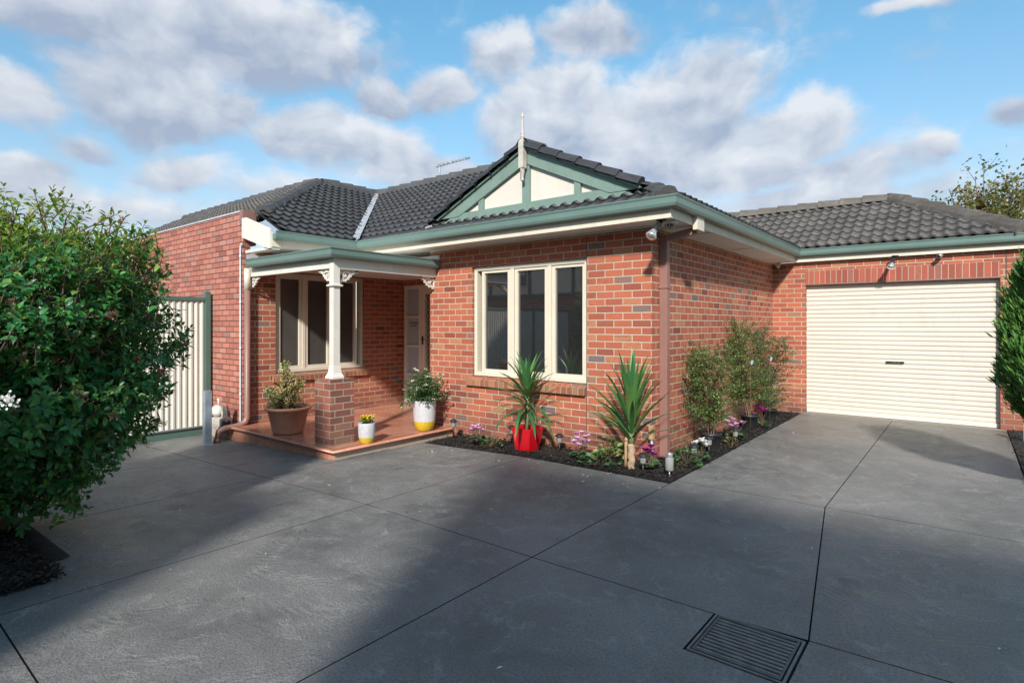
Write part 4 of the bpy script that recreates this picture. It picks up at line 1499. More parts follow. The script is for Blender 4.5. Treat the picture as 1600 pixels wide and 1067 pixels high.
t = thing('bullet_camera', 'small silver bullet camera under the garage fascia right of the garage floodlight', 'camera', (2.50, 5.12, 2.69))
b = MB(); b.tube([(2.50, 5.15, 2.694), (2.50, 5.12, 2.665)], .02, 10); b.build('bracket', M_BLACK, t)
b = MB(); lathe_dir(b, [(0, -.05), (.028, -.05), (.032, .0), (.032, .05), (.026, .052)], (2.48, 5.09, 2.655), (-.35, -.9, -.25)); b.build('housing', M_STEEL, t)
b = MB(); lathe_dir(b, [(.026, .05), (.0, .048)], (2.48, 5.09, 2.655), (-.35, -.9, -.25)); b.build('lens', M_BLACK, t)
t = thing('motion_sensor', 'small cream motion sensor in the inner corner beside the garage', 'sensor', (.10, 5.15, 2.69))
b = MB(); b.bbox(.055, .145, 5.11, 5.195, 2.655, 2.70, .008); b.build('housing', M_CREAM, t)
b = MB(); b.lathe([(.035, 2.656), (.032, 2.63), (.02, 2.612), (0, 2.606)], (.10, 5.15, 0), 14); b.build('lens', M_WHITE, t)

# TV aerial
ax_, ay_ = -6.281, 2.73
t = thing('tv_aerial', 'thin grey television aerial on the main roof ridge', 'aerial', (ax_, ay_, 4.74))
b = MB(); b.tube([(ax_, ay_, 4.70), (ax_, ay_, 5.16)], .016, 6); b.build('mast', M_GALV, t)
b = MB()
b.tube([(ax_ - .12, ay_, 5.07), (ax_ + .88, ay_ + .0, 5.09)], .011, 6)
for q in (0, .13, .27, .42, .53, .62, .71, .80, .87):
    L_ = .07 - .02 * q
    b.tube([(ax_ + q, ay_ - L_, 5.085 + .02), (ax_ + q, ay_ + L_, 5.085 + .02)], .008, 5)
    b.box(ax_ + q - .018, ax_ + q + .018, ay_ - .018, ay_ + .018, 5.075, 5.115)
b.build('boom', M_GALV, t)

# ------------------------------------------------------------------ left: fence, bollard, gas meter
FXX = -6.85
t = thing('boundary_fence', 'cream corrugated steel fence with green posts and rails behind the big bush', 'fence', (FXX, -5, gz(FXX)))
b = MB()
ys = np.arange(-12.0, -1.95, .0125)
v, f = [], []
for i, yy in enumerate(ys):
    ph = (yy / .085) % 1.0
    dx = .016 * (1 if ph < .42 else 0 if .5 < ph < .92 else .5)
    v += [(FXX + dx, yy, gz(FXX) + .09), (FXX + dx, yy, 1.98)]
    if i:
        f.append((2 * i - 2, 2 * i, 2 * i + 1, 2 * i - 1))
b.add(v, f)
b.build('panel', M_FENCE, t)
for yy in (-1.95, -4.35, -6.75, -9.15):
    b = MB(); b.bbox(FXX - .035, FXX + .045, yy - .035, yy + .045, gz(FXX) - .1, 2.10, .008)
    b.add([(FXX - .04, yy - .04, 2.10), (FXX + .05, yy - .04, 2.10), (FXX + .05, yy + .05, 2.10), (FXX - .04, yy + .05, 2.10), (FXX + .005, yy + .005, 2.135)], [(0, 1, 4), (1, 2, 4), (2, 3, 4), (3, 0, 4)])
    b.build('post', M_FENCEGREEN, t)
b = MB(); b.bbox(FXX - .02, FXX + .035, -12, -1.99, 1.96, 2.02, .006); b.build('top_rail', M_FENCEGREEN, t)
b = MB(); b.box(FXX - .03, FXX + .03, -12, -1.99, -.40, gz(FXX) + .12); b.build('plinth', M_FENCEGREEN, t)
b = MB(); b.tube([(FXX + .045, -12, gz(FXX) + .135), (FXX + .045, -1.99, gz(FXX) + .135)], .016, 8); b.build('rail_pipe', M_PVC, t)

bx, by = -5.75, -2.41
b = MB()
gzz = gz(bx)
for (x0, x1, y0, y1) in ((bx - .045, bx + .045, by - .045, by - .037), (bx - .045, bx + .045, by + .037, by + .045), (bx - .045, bx - .037, by - .037, by + .037), (bx + .037, bx + .045, by - .037, by + .037)):
    b.box(x0, x1, y0, y1, gzz - .05, gzz + .78)
b.add([(bx - .045, by - .045, gzz + .778), (bx + .045, by - .045, gzz + .778), (bx + .045, by + .045, gzz + .778), (bx - .045, by + .045, gzz + .778)], [(0, 1, 2, 3)])
b.bbox(bx - .06, bx + .06, by - .06, by + .06, gzz - .01, gzz + .008, .003)
tag(b.build('bollard', M_GALV), 'short square galvanised steel post standing before the gas meter', 'bollard')

mx, my = -6.10, -2.05
mz = gz(mx)
t = thing('gas_meter', 'grey gas meter with round dial and white bent pipe by the brick wall', 'gas meter', (mx, my, mz))
b = MB(); b.bbox(mx - .14, mx + .14, my - .10, my + .10, mz + .04, mz + .20, .02); b.bbox(mx - .16, mx + .16, my - .115, my + .115, mz + .185, mz + .21, .01); b.build('case', M_METERBASE, t)
b = MB(); b.bbox(mx - .14, mx + .14, my - .10, my + .10, mz + .21, mz + .33, .03); b.build('upper_case', M_METER, t)
b = MB(); lathe_dir(b, [(0, -.07), (.085, -.07), (.092, -.02), (.092, .04), (.08, .06), (0, .062)], (mx - .12, my, mz + .42), (.55, -.83, .1), 18); b.build('regulator', M_METER, t)
b = MB(); lathe_dir(b, [(.05, .063), (0, .066)], (mx - .12, my, mz + .42), (.55, -.83, .1), 18); b.build('dial', M_WHITE, t)
b = MB(); b.tube([(mx - .1, my, mz + .5), (mx - .1, my, mz + .57), (mx - .12, my, mz + .60)], .016, 8); b.build('pipe', M_WHITE, t)
b = MB(); b.tube([(mx + .08, my - .02, mz + .32), (mx + .08, my - .02, mz + .42), (mx + .10, my - .02, mz + .47), (mx + .14, my - .02, mz + .485), (mx + .175, my - .02, mz + .46), (mx + .185, my - .02, mz + .40), (mx + .185, my - .02, mz + .28)], .02, 8); b.build('pipe', M_WHITE, t)
b = MB(); b.bbox(mx + .13, mx + .20, my - .06, my + .06, mz + .16, mz + .29, .02); b.build('valve', M_BLACK, t)

# white post at the right bed
b = MB()
b.bbox(3.40, 3.47, 4.16, 4.23, -.1, .36, .008)
b.add([(3.395, 4.155, .36), (3.475, 4.155, .36), (3.475, 4.235, .36), (3.395, 4.235, .36), (3.435, 4.195, .40)], [(0, 1, 4), (1, 2, 4), (2, 3, 4), (3, 0, 4)])
tag(b.build('edging_post', M_WHITE), 'short white post in the bed under the tall conifer', 'post')

# taps and stake
t = thing('garden_tap', 'brass garden tap on the side wall beside the corner downpipe', 'tap', (.0, .9, .91))
b = MB(); b.tube([(0, .9, .91), (.06, .9, .91), (.09, .9, .90), (.10, .9, .86)], .013, 8); b.tube([(.06, .9, .91), (.06, .9, .945)], .01, 8); b.build('spout', M_BRASS, t)
b = MB(); b.beam((.06, .865, .948), (.06, .935, .948), .014, .01); b.beam((.025, .9, .9485), (.095, .9, .9485), .014, .01); b.build('handle', M_STEEL, t)
t = thing('standpipe_tap', 'slim black standpipe with brass tap behind the planted yucca', 'tap', (-.18, -.10, .02))
b = MB(); b.tube([(-.18, -.10, .0), (-.18, -.10, .56)], .013, 8); b.build('pipe', M_BLACK, t)
b = MB(); b.tube([(-.18, -.10, .52), (-.18, -.15, .515), (-.18, -.16, .48)], .012, 8); b.build('spout', M_BRASS, t)
b = MB(); b.lathe([(.0, .30), (.022, .30), (.024, .36), (.016, .40), (0, .40)], (-.18, -.10, 0), 10); b.build('tap_head', M_BRASS, t)
b = MB(); b.bbox(-.205, -.155, -.125, -.075, .55, .575, .004); b.build('handle', M_BLACK, t)
t = thing('garden_stake', 'black steel stake with a weathered timber top against the house corner', 'stake', (.04, -.08, 0))
b = MB(); b.tube([(.04, -.08, -.02), (.04, -.08, .30)], .018, 10); b.build('shaft', M_STEEL, t)
b = MB(); b.bbox(.012, .066, -.106, -.052, .29, .44, .004); b.build('timber_top', M_WOODSTAKE, t)
t = thing('water_pipe', 'red water pipe with pale lagging and blue cap beside the first potted shrub', 'pipe', (.03, 1.27, 0))
b = MB(); b.tube([(.025, 1.27, .02), (.025, 1.27, .62)], .013, 8); b.build('riser', M_MAUVE, t)
b = MB(); b.tube([(.03, 1.27, .60), (.032, 1.27, .90)], .028, 8); b.build('lagging', M_LAGGING, t)
b = MB(); b.tube([(.032, 1.27, .89), (.032, 1.27, .94)], .032, 8); b.build('cap', M_BLUE, t)

# ------------------------------------------------------------------ drain grate
t = thing('drain_grate', 'rectangular iron drain grate with a rusty middle bar set in the paving', 'drain grate', (1.96, -3.14, 0))
gx0_, gx1_, gy0_, gy1_ = 1.738, 2.182, -3.352, -2.922
b = MB()
for (x0, x1, y0, y1) in ((gx0_, gx1_, gy0_, gy0_ + .012), (gx0_, gx1_, gy1_ - .012, gy1_), (gx0_, gx0_ + .012, gy0_ + .012, gy1_ - .012), (gx1_ - .012, gx1_, gy0_ + .012, gy1_ - .012)):
    b.box(x0, x1, y0, y1, -.06, .002)
b.build('surround', M_IRON, t)
b = MB()
i0 = .02
for (x0, x1, y0, y1) in ((gx0_ + i0, gx1_ - i0, gy0_ + i0, gy0_ + i0 + .012), (gx0_ + i0, gx1_ - i0, gy1_ - i0 - .012, gy1_ - i0), (gx0_ + i0, gx0_ + i0 + .012, gy0_ + i0 + .012, gy1_ - i0 - .012), (gx1_ - i0 - .012, gx1_ - i0, gy0_ + i0 + .012, gy1_ - i0 - .012)):
    b.bbox(x0, x1, y0, y1, -.045, .004, .002)
b.build('frame', simple('grate_frame', (0.13, 0.125, 0.12), 0.5, 0.3, 15, metal=.4), t)
nb_ = 11
for i in range(nb_):
    yy = gy0_ + i0 + .03 + i * ((gy1_ - gy0_) - 2 * i0 - .06) / (nb_ - 1)
    b = MB(); b.bbox(gx0_ + i0 + .012, gx1_ - i0 - .012, yy - .0092, yy + .0092, -.04, .001, .004); b.build('bar', M_IRON, t)
b = MB(); b.box(1.942, 1.978, gy0_ + i0 + .0125, gy1_ - i0 - .0125, -.035, -.006); b.build('cross_bar', M_RUST, t)
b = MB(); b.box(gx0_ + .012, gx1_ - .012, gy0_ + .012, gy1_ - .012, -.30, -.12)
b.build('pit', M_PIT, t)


# ------------------------------------------------------------------ plants
def px_world(px, py, z=0.0):
    c = np.array([(px - 800) / F_, 1.0])
    r = np.array([c[0] * .7799 - .6259, c[0] * .6259 + .7799, (507 - py) / F_])
    tt = (z - CAM_LOC[2]) / r[2]
    return Vector(CAM_LOC) + Vector(r) * tt


def stems(name, segs, mat, parent, n=5):
    b_ = MB()
    for pts, rs in segs:
        b_.tube(pts, rs, n, cap=False)
    return b_.build(name, mat, parent, fix=False)


# --- the big bush at left
def bush():
    C0 = np.array([-3.05, -5.12, 1.36])
    t = thing('viburnum_bush', 'large dark green bush with red bud clusters filling the left edge, top tinted yellow-green for backlight', 'bush', (C0[0], C0[1], gz(C0[0])))
    Rr = np.array([1.19, 1.19, 1.04])
    N = 4900
    d = rand_dirs(N)
    rad = rng.uniform(0.28, 1.0, N) ** 0.38
    bumps = 1 + .10 * np.sin(d[:, 0] * 7 + 1) * np.sin(d[:, 1] * 6 + 2) + .09 * np.sin(d[:, 2] * 9 + d[:, 0] * 5)
    rxy = np.hypot(d[:, 0], d[:, 1])
    d3 = d / ((rxy ** 3.2 + np.abs(d[:, 2]) ** 3.2) ** (1 / 3.2))[:, None]
    tip = C0 + d3 * Rr * (rad * bumps)[:, None]
    low = tip[:, 2] < .95
    tip[low, :2] = C0[:2] + (tip[low, :2] - C0[:2]) * (0.62 + 0.38 * np.clip((tip[low, 2] - .0) / .95, 0, 1))[:, None]
    # shoots that stick out of the top, lower branches that hang near the ground
    N2 = 190
    a = rng.uniform(0, 2 * np.pi, N2); rr = np.sqrt(rng.uniform(0, 1, N2)) * 1.15
    x2 = C0[0] + rr * np.cos(a); y2 = C0[1] + rr * np.sin(a)
    z2 = C0[2] + Rr[2] * np.clip(1 - (rr / 1.30) ** 3.2, 0, 1) ** (1 / 3.2) + rng.uniform(-.10, .24, N2)
    tip2 = np.stack([x2, y2, z2], 1)
    a3 = rng.uniform(0, 2 * np.pi, 620); r3 = np.sqrt(rng.uniform(.02, 1, 620)) * .74
    tip3 = np.stack([C0[0] - .14 + r3 * np.cos(a3), C0[1] - .10 + r3 * np.sin(a3), rng.uniform(.05, .85, 620)], 1)
    tips = np.concatenate([tip, tip2, tip3])
    tips = tips[tips[:, 2] > 0.05]
    out = unit(tips - (C0 - np.array([0, 0, .5])))
    out = unit(out + rng.normal(size=out.shape) * .35 + np.array([0, 0, .25]))
    pos, axs, nrs, Ls = [], [], [], []
    for T, D in zip(tips, out):
        k_l = rng.integers(7, 11)
        e1 = np.cross(D, [0, 0, 1.0]); e1 /= np.linalg.norm(e1) + 1e-6
        e2 = np.cross(D, e1)
        ph = rng.uniform(0, 6.28)
        for i in range(k_l):
            an = ph + i * 2.4
            side_ = e1 * math.cos(an) + e2 * math.sin(an)
            s_ = i / k_l
            op = 1.05 - .75 * (1 - s_)
            pos.append(T - D * (.13 * s_) + side_ * .006)
            axs.append(D * (1 - op) + side_ * op + np.array([0, 0, -.12 * s_]))
            nrs.append(D * .7 + np.array([0, 0, .6]) + side_ * -.3)
            Ls.append(rng.uniform(.058, .098) * (.62 + .5 * s_))
    pos, axs, nrs, Ls = map(np.array, (pos, axs, nrs, Ls))
    axs = unit(axs + rng.normal(size=axs.shape) * .22)
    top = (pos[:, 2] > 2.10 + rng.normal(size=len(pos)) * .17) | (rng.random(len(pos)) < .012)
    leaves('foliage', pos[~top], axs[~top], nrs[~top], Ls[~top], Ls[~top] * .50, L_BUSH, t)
    leaves('backlit_foliage', pos[top], axs[top], nrs[top], Ls[top] * .85, Ls[top] * .40, L_BUSHTOP, t)  # upper leaves coloured as if lit from behind
    segs = []
    for T, D in zip(tips[::2], out[::2]):
        m_ = T - D * .28 + rng.normal(size=3) * .02
        segs.append(([m_, T - D * .1, T], [.006, .004, .002]))
    hub = Vector((C0[0] - .1, C0[1] + .02, .0))
    for i in range(34):
        D = rand_dirs(1)[0]; D[2] = abs(D[2]) * .9 + .12
        e = C0 + D * Rr * .8
        b0 = Vector((hub.x + random.uniform(-.1, .1), hub.y + random.uniform(-.1, .1), .25))
        mid_ = b0.lerp(Vector(e), .5) + Vector((0, 0, .12))
        segs.append(([b0, mid_, Vector(e)], [.02, .012, .005]))
    stems('branches', segs, M_BARK, t)
    tr_ = MB()
    for q in range(4):
        an = q * 1.7
        p0 = Vector((hub.x + .07 * math.cos(an), hub.y + .07 * math.sin(an), gz(hub.x) - .05))
        tr_.tube([p0, p0 + Vector((.03 * math.cos(an), .03 * math.sin(an), .35)), p0 + Vector((.2 * math.cos(an), .2 * math.sin(an), 1.0))], [.05, .042, .025], 10)
    tr_.build('trunk', M_BARK, t)
    # dusky bud clusters
    toward = unit((np.array(CAM_LOC) - C0)[None])[0]
    sel = [i for i in range(len(tip)) if rad[i] > .8 and tip[i, 2] > .5 and d[i] @ toward > -.25]
    sel = rng.choice(sel, 120, replace=False)
    bp, ba, bL = [], [], []
    bs = []
    for i in sel:
        T = tip[i] + out[i] * .03
        cl = rng.integers(14, 26)
        for q in range(cl):
            dd_ = unit((out[i] + rng.normal(size=3) * .65)[None])[0]
            e = T + dd_ * rng.uniform(.025, .05)
            bp.append(e); ba.append(dd_); bL.append(rng.uniform(.008, .014))
            if q % 2 == 0:
                bs.append(([T - out[i] * .03, e], [.0018, .0012]))
    leaves('bud_clusters', bp, ba, rand_dirs(len(bp)), np.array(bL), np.array(bL) * .9, P_BUD, t, tmpl=LEAF6)
    stems('flower_stalks', bs, M_REDSTEM, t, 3)
    # white blossom
    Wp = np.array(px_world(12, 626, 0)); dirv = Wp - np.array(CAM_LOC); dirv /= np.linalg.norm(dirv)
    c_ = np.array(CAM_LOC) + dirv * 3.15
    e = c_ + rng.normal(size=(46, 3)) * .015
    leaves('blossom', e, rand_dirs(46) - dirv * .6, -dirv + rand_dirs(46) * .4, np.full(46, .014), np.full(46, .012), P_WHITE, t, tmpl=LEAF6)


bush()


# --- shrubs in black pots along the side wall
def potted_shrub(loc, hgt, wid, pot_r, pot_h, n, mat, label, seed, sparse=.5, low=.25):
    r_ = np.random.default_rng(seed)
    x, y_, z_ = loc
    t = thing('potted_shrub', label, 'potted shrub', loc, 'shrubs in black pots along the side wall')
    b_ = MB()
    b_.lathe([(0, 0), (pot_r * .78, 0), (pot_r * .80, .01), (pot_r * .97, pot_h * .86), (pot_r * 1.04, pot_h * .87), (pot_r * 1.06, pot_h), (pot_r * .98, pot_h), (pot_r * .94, pot_h * .9), (0, pot_h * .9)], loc, 22)
    b_.build('pot', M_BLACK, t)
    b_ = MB()
    b_.lathe([(pot_r * .95, pot_h * .905), (pot_r * .5, pot_h * .93), (0, pot_h * .94)], loc, 14)
    b_.build('soil', M_SOIL, t)
    zb = z_ + pot_h * .9
    top = z_ + hgt
    segs, pos, axs = [], [], []
    main = []
    for q in range(5):
        a = r_.uniform(0, 6.28)
        e = np.array([x + wid * .28 * math.cos(a), y_ + wid * .34 * math.sin(a), zb + (top - zb) * r_.uniform(.78, 1.0)])
        s0 = np.array([x + r_.normal() * .02, y_ + r_.normal() * .02, zb])
        m_ = (s0 + e) / 2 + np.array([r_.normal() * .04, r_.normal() * .05, .04])
        segs.append(([s0, m_, e], [.009, .006, .002]))
        main.append((s0, m_, e))
    for q in range(int(n / 16)):
        s0, m_, e = main[r_.integers(5)]
        u = r_.uniform(low, 1.0)
        p = (1 - u) ** 2 * s0 + 2 * u * (1 - u) * m_ + u * u * e
        a = r_.uniform(0, 6.28)
        L_ = wid * .56 * (1.0 - .72 * max(0, u - .42)) * r_.uniform(.35, 1.0)
        tip = p + np.array([L_ * math.cos(a) * .8, L_ * math.sin(a), r_.uniform(-.02, .14)])
        tip[0] = max(tip[0], .03)
        segs.append(([p, (p + tip) / 2 + np.array([0, 0, .015]), tip], [.003, .002, .001]))
        for w_ in range(16):
            f_ = r_.uniform(.2, 1.02)
            pp = p + (tip - p) * f_ + r_.normal(size=3) * .012
            dd_ = unit(((tip - p) / (np.linalg.norm(tip - p) + 1e-6) * .5 + r_.normal(size=3) * .8)[None])[0]
            pos.append(pp); axs.append(dd_)
    pos, axs = np.array(pos), np.array(axs)
    pos[:, 0] = np.maximum(pos[:, 0], .02)
    leaves('foliage', pos, axs, r_.normal(size=(len(pos), 3)) + np.array([0, -.2, .9]), r_.uniform(.020, .040, len(pos)), r_.uniform(.011, .020, len(pos)), mat, t, tmpl=LEAF6)
    stems('stems', segs, M_STEM, t, 4)
    return t


potted_shrub((.32, 1.00, .02), 1.38, .76, .125, .22, 6800, L_SHRUB, 'yellow-green small-leaved shrub in a black pot, nearest the corner downpipe', 3, low=.12)
potted_shrub((.27, 2.78, .02), 1.62, .90, .125, .22, 6400, L_SHRUB, 'tall loose green shrub in a black pot, middle of three along the side wall', 5, low=.15)
potted_shrub((.25, 3.95, .02), 1.52, .92, .12, .16, 6400, L_SHRUBDARK, 'dark green bushy shrub in a black pot in the corner beside the garage', 8, low=.0)

# two pale butterfly ornaments on thin stakes
bf = None
for (y_, z_, xx, lab) in ((2.32, 1.02, .42, 'pale blue-white butterfly ornament on a stake before the middle shrub'), (3.32, 1.02, .42, 'pale blue-white butterfly ornament on a stake before the corner shrub by the garage')):
    if bf is None:
        t = bf = thing('garden_ornament', lab, 'ornament', (xx, y_, .02), 'butterfly ornaments among the shrubs')
        b = MB(); b.tube([(xx, y_, 0), (xx, y_, z_)], .0022, 5); b.build('stake', M_STEM, t)
        b = MB()
        for sg_ in (-1, 1):
            for (dz, wd, hh) in ((.012, .06, .035), (-.012, .045, .028)):
                b.prism([(0, dz - .006), (wd * .6, dz + hh * .7), (wd, dz + hh * .3), (wd * .8, dz - hh * .5), (wd * .3, dz - hh * .6)], -.002, .002, lambda u, c, tt, s2=sg_: (xx + tt + u * .4, y_ + s2 * u, z_ + .02 + c))
        b.build('wings', simple('pale_wing', (0.30, 0.42, 0.48), .4, .2, 40), t)
    else:
        dup(bf, (xx, y_, .02), lab)


# --- yuccas
def blades(specs, name, parent, mat):
    """specs: list of (base, horizontal angle, start pitch, length, width, droop)"""
    b_ = MB()
    for (B_, a, pitch, L_, W_, droop) in specs:
        n = 9
        p = Vector(B_)
        h = Vector((math.cos(a), math.sin(a), 0))
        sd_ = Vector((-math.sin(a), math.cos(a), 0))
        ang = pitch
        rows = []
        for i in range(n + 1):
            u = i / n
            wd = W_ * (.42 + 1.1 * u) if u < .45 else W_ * (.915) * max(0.02, (1 - ((u - .45) / .55) ** 1.7))
            d = h * math.cos(ang) + Vector((0, 0, math.sin(ang)))
            nn = h * -math.sin(ang) + Vector((0, 0, math.cos(ang)))
            rows += [p - sd_ * wd / 2 + nn * wd * .16, p, p + sd_ * wd / 2 + nn * wd * .16]
            p = p + d * (L_ / n)
            ang -= droop / n * (0.4 + 1.3 * u)
        f_ = []
        for i in range(n):
            for k_ in range(2):
                f_.append((3 * i + k_, 3 * i + k_ + 1, 3 * i + 4 + k_, 3 * i + 3 + k_))
        b_.add(rows, f_, 0, True)
    return b_.build(name, mat, parent, fix=False)


yx, yy_ = -1.46, -.42
t = thing('potted_yucca', 'yucca with arching sword leaves in a glossy red pot under the front window', 'potted plant', (yx, yy_, .02))
b = MB()
rb, rt, hp = .105, .145, .285
outer = [(-rb, -rb, .02), (rb, -rb, .02), (rb, rb, .02), (-rb, rb, .02), (-rt, -rt, .02 + hp), (rt, -rt, .02 + hp), (rt, rt, .02 + hp), (-rt, rt, .02 + hp)]
ri = rt - .014
inner = [(-ri, -ri, .02 + hp), (ri, -ri, .02 + hp), (ri, ri, .02 + hp), (-ri, ri, .02 + hp), (-ri * .94, -ri * .94, hp - .04), (ri * .94, -ri * .94, hp - .04), (ri * .94, ri * .94, hp - .04), (-ri * .94, ri * .94, hp - .04)]
bm = bmesh.new()
vs = [bm.verts.new((yx + p[0], yy_ + p[1], p[2])) for p in outer + inner]
for f in [(0, 3, 2, 1), (0, 1, 5, 4), (1, 2, 6, 5), (2, 3, 7, 6), (3, 0, 4, 7), (4, 5, 9, 8), (5, 6, 10, 9), (6, 7, 11, 10), (7, 4, 8, 11), (8, 9, 13, 12), (9, 10, 14, 13), (10, 11, 15, 14), (11, 8, 12, 15), (12, 13, 14, 15)]:
    bm.faces.new([vs[i] for i in f])
bmesh.ops.bevel(bm, geom=[e for e in bm.edges], offset=.008, segments=3, affect='EDGES')
bm.verts.index_update()
b.add([q.co[:] for q in bm.verts], [[q.index for q in f.verts] for f in bm.faces], 0, False)
bm.free()
b.build('pot', M_RED, t)
b = MB(); b.box(yx - .122, yx + .122, yy_ - .122, yy_ + .122, .24, .262); b.build('soil', M_SOIL, t)
b = MB(); b.tube([(yx - .01, yy_, .25), (yx - .005, yy_, .45), (yx, yy_, .66), (yx, yy_, .78)], [.026, .026, .027, .02], 12); b.build('stem', M_YUCCASTEM, t)
sp = []
rr_ = random.Random(5)
for i in range(60):
    u = i / 59
    a = i * 2.39996 + rr_.uniform(-.2, .2)
    pt = R(-18 + 98 * u ** .85) + rr_.uniform(-.1, .1)
    sp.append(((yx, yy_, .50 + .27 * u), a, pt, rr_.uniform(.48, .62) * (1 - .12 * abs(u - .5)), rr_.uniform(.050, .066), 1.15 - .85 * u + rr_.uniform(-.15, .35)))
sp = [s2 for s2 in sp if not (math.sin(s2[1]) > .45 and s2[2] < 1.0)] + [((yx, yy_, .46), 5.6, R(35), .50, .048, 2.2), ((yx, yy_, .44), 6.1, R(30), .52, .05, 2.4), ((yx, yy_, .47), .1, R(42), .56, .045, 1.9), ((yx, yy_, .45), 3.4, R(30), .42, .04, 2.0)]
blades(sp, 'foliage', t, L_YUCCA)

yx, yy_ = -.02, -.46
t = thing('planted_yucca', 'upright green yucca on a short cane growing in the bed at the house corner', 'plant', (yx, yy_, .02))
b = MB()
pts = [(yx + .01 * math.sin(i * 2), yy_, -.02 + i * .035) for i in range(10)]
b.tube(pts, [.036 + .005 * (i % 2) for i in range(10)], 12)
b.build('trunk', M_YUCCATRUNK, t)
b = MB(); b.tube([(yx - .085, yy_ + .03, -.02), (yx - .075, yy_ + .03, .36)], .017, 8); b.build('stake', M_WOODSTAKE, t)
b = MB(); b.tube([(yx, yy_, .29), (yx, yy_, .52)], [.034, .03], 12); b.build('stem', M_YUCCASTEM, t)
sp = []
for i in range(54):
    u = i / 53
    a = i * 2.39996 + rr_.uniform(-.2, .2)
    pt = R(28 + 60 * u ** .7) + rr_.uniform(-.09, .09)
    sp.append(((yx, yy_, .32 + .22 * u), a, pt, rr_.uniform(.70, .88) * (.86 + .14 * u), rr_.uniform(.052, .066), .62 - .42 * u + rr_.uniform(-.1, .3)))
sp = [s2 for s2 in sp if not (math.sin(s2[1]) > .5 and s2[2] < 1.1)] + [((yx, yy_, .36), 3.3, R(48), .75, .045, .35), ((yx, yy_, .34), 3.6, R(38), .70, .045, .5), ((yx, yy_, .33), 3.0, R(40), .62, .045, 1.5)]
blades(sp, 'foliage', t, L_YUCCA)


# --- small flowering plants in the beds
def cyclamen(loc, mat, label, nf=8, seed=1, spread=.13, lm=None, tall=.20, nl=34):
    r_ = np.random.default_rng(seed)
    x, y_, z_ = loc
    t = thing('cyclamen', label, 'flower', loc, 'flowering plants in the garden beds')
    a = r_.uniform(0, 6.28, nl); rr = np.sqrt(r_.uniform(.05, 1, nl)) * spread
    pos = np.stack([x + rr * np.cos(a) * .6, y_ + rr * np.sin(a) * .6, z_ + .05 + .07 * (1 - rr / spread)], 1)
    axs = np.stack([np.cos(a), np.sin(a), np.full(nl, .15)], 1)
    L_ = r_.uniform(.045, .08, nl)
    leaves('foliage', pos, axs, r_.normal(size=(nl, 3)) * .35 + np.array([0, 0, 1]), L_, L_ * .95, lm or L_CYC, t, tmpl=LEAF8)
    pp, pa, pn, pl = [], [], [], []
    segs = []
    for q in range(nf):
        an = r_.uniform(0, 6.28); rd = r_.uniform(.0, spread * .85)
        h_ = np.array([x + rd * math.cos(an), y_ + rd * math.sin(an), z_ + tall * r_.uniform(.75, 1.2)])
        segs.append(([np.array([x, y_, z_ + .02]), (h_ + np.array([x, y_, z_])) / 2 + np.array([0, 0, .02]), h_], .0025))
        for w_ in range(6):
            pa_ = w_ * 1.047 + an
            pp.append(h_); pa.append((math.cos(pa_) * .75, math.sin(pa_) * .75, r_.uniform(.5, 1.0))); pn.append((-math.cos(pa_), -math.sin(pa_), .7)); pl.append(r_.uniform(.048, .070))
    leaves('flowers', pp, pa, pn, np.array(pl), np.array(pl) * .72, mat, t, tmpl=LEAF8)
    stems('stalks', segs, M_STEM, t, 4)


cyclamen((-2.22, -.52, .02), P_PINK, 'pale pink cyclamen in the bed between the terrace and the red pot', 11, 21)
cyclamen((-.66, -.46, .02), P_PINK, 'pale pink cyclamen in the bed between the red pot and the planted yucca', 12, 22, tall=.24)
cyclamen((.155, -.36, .02), P_DEEP, 'deep magenta cyclamen in the bed at the house corner right of the yucca', 8, 23, .11)
cyclamen((.45, .33, .02), P_WHITE, 'white cyclamen in the bed below the corner downpipe', 10, 24, .12, nl=22)
cyclamen((.40, 1.72, .02), P_PINK, 'pale pink cyclamen between the first two potted shrubs', 12, 25, .14, tall=.24)
cyclamen((.40, 2.98, .02), P_DEEP, 'deep magenta cyclamen between the last two potted shrubs', 10, 26, .13, tall=.26)


def low_plant(loc, label, mat, n, spread, hgt, L_, seed, fm=None, nf=0, name='ground_plant', tmpl=LEAF8):
    r_ = np.random.default_rng(seed)
    t = thing(name, label, 'plant', loc)
    a = r_.uniform(0, 6.28, n); rr = np.sqrt(r_.uniform(0, 1, n)) * spread
    z_ = loc[2] + hgt * (1 - (rr / spread) ** 2) * r_.uniform(.35, 1.0, n) + .02
    pos = np.stack([loc[0] + rr * np.cos(a), loc[1] + rr * np.sin(a), z_], 1)
    axs = np.stack([np.cos(a), np.sin(a), r_.uniform(-.1, .8, n)], 1)
    l_ = r_.uniform(.7, 1.2, n) * L_
    leaves('foliage', pos, axs, r_.normal(size=(n, 3)) * .4 + np.array([0, -.2, 1]), l_, l_ * .55, mat, t, tmpl=tmpl)
    segs = [([np.array([loc[0], loc[1], loc[2]]), p], [.003, .0015]) for p in pos[::4]]
    stems('stems', segs, M_STEM, t, 3)
    if fm:
        i = r_.choice(n, nf)
        fp = np.repeat(pos[i] + np.array([0, 0, .02]), 5, 0)
        leaves('flowers', fp, rand_dirs(len(fp)) + np.array([0, 0, .5]), rand_dirs(len(fp)), np.full(len(fp), .022), np.full(len(fp), .018), fm, t, tmpl=LEAF6)


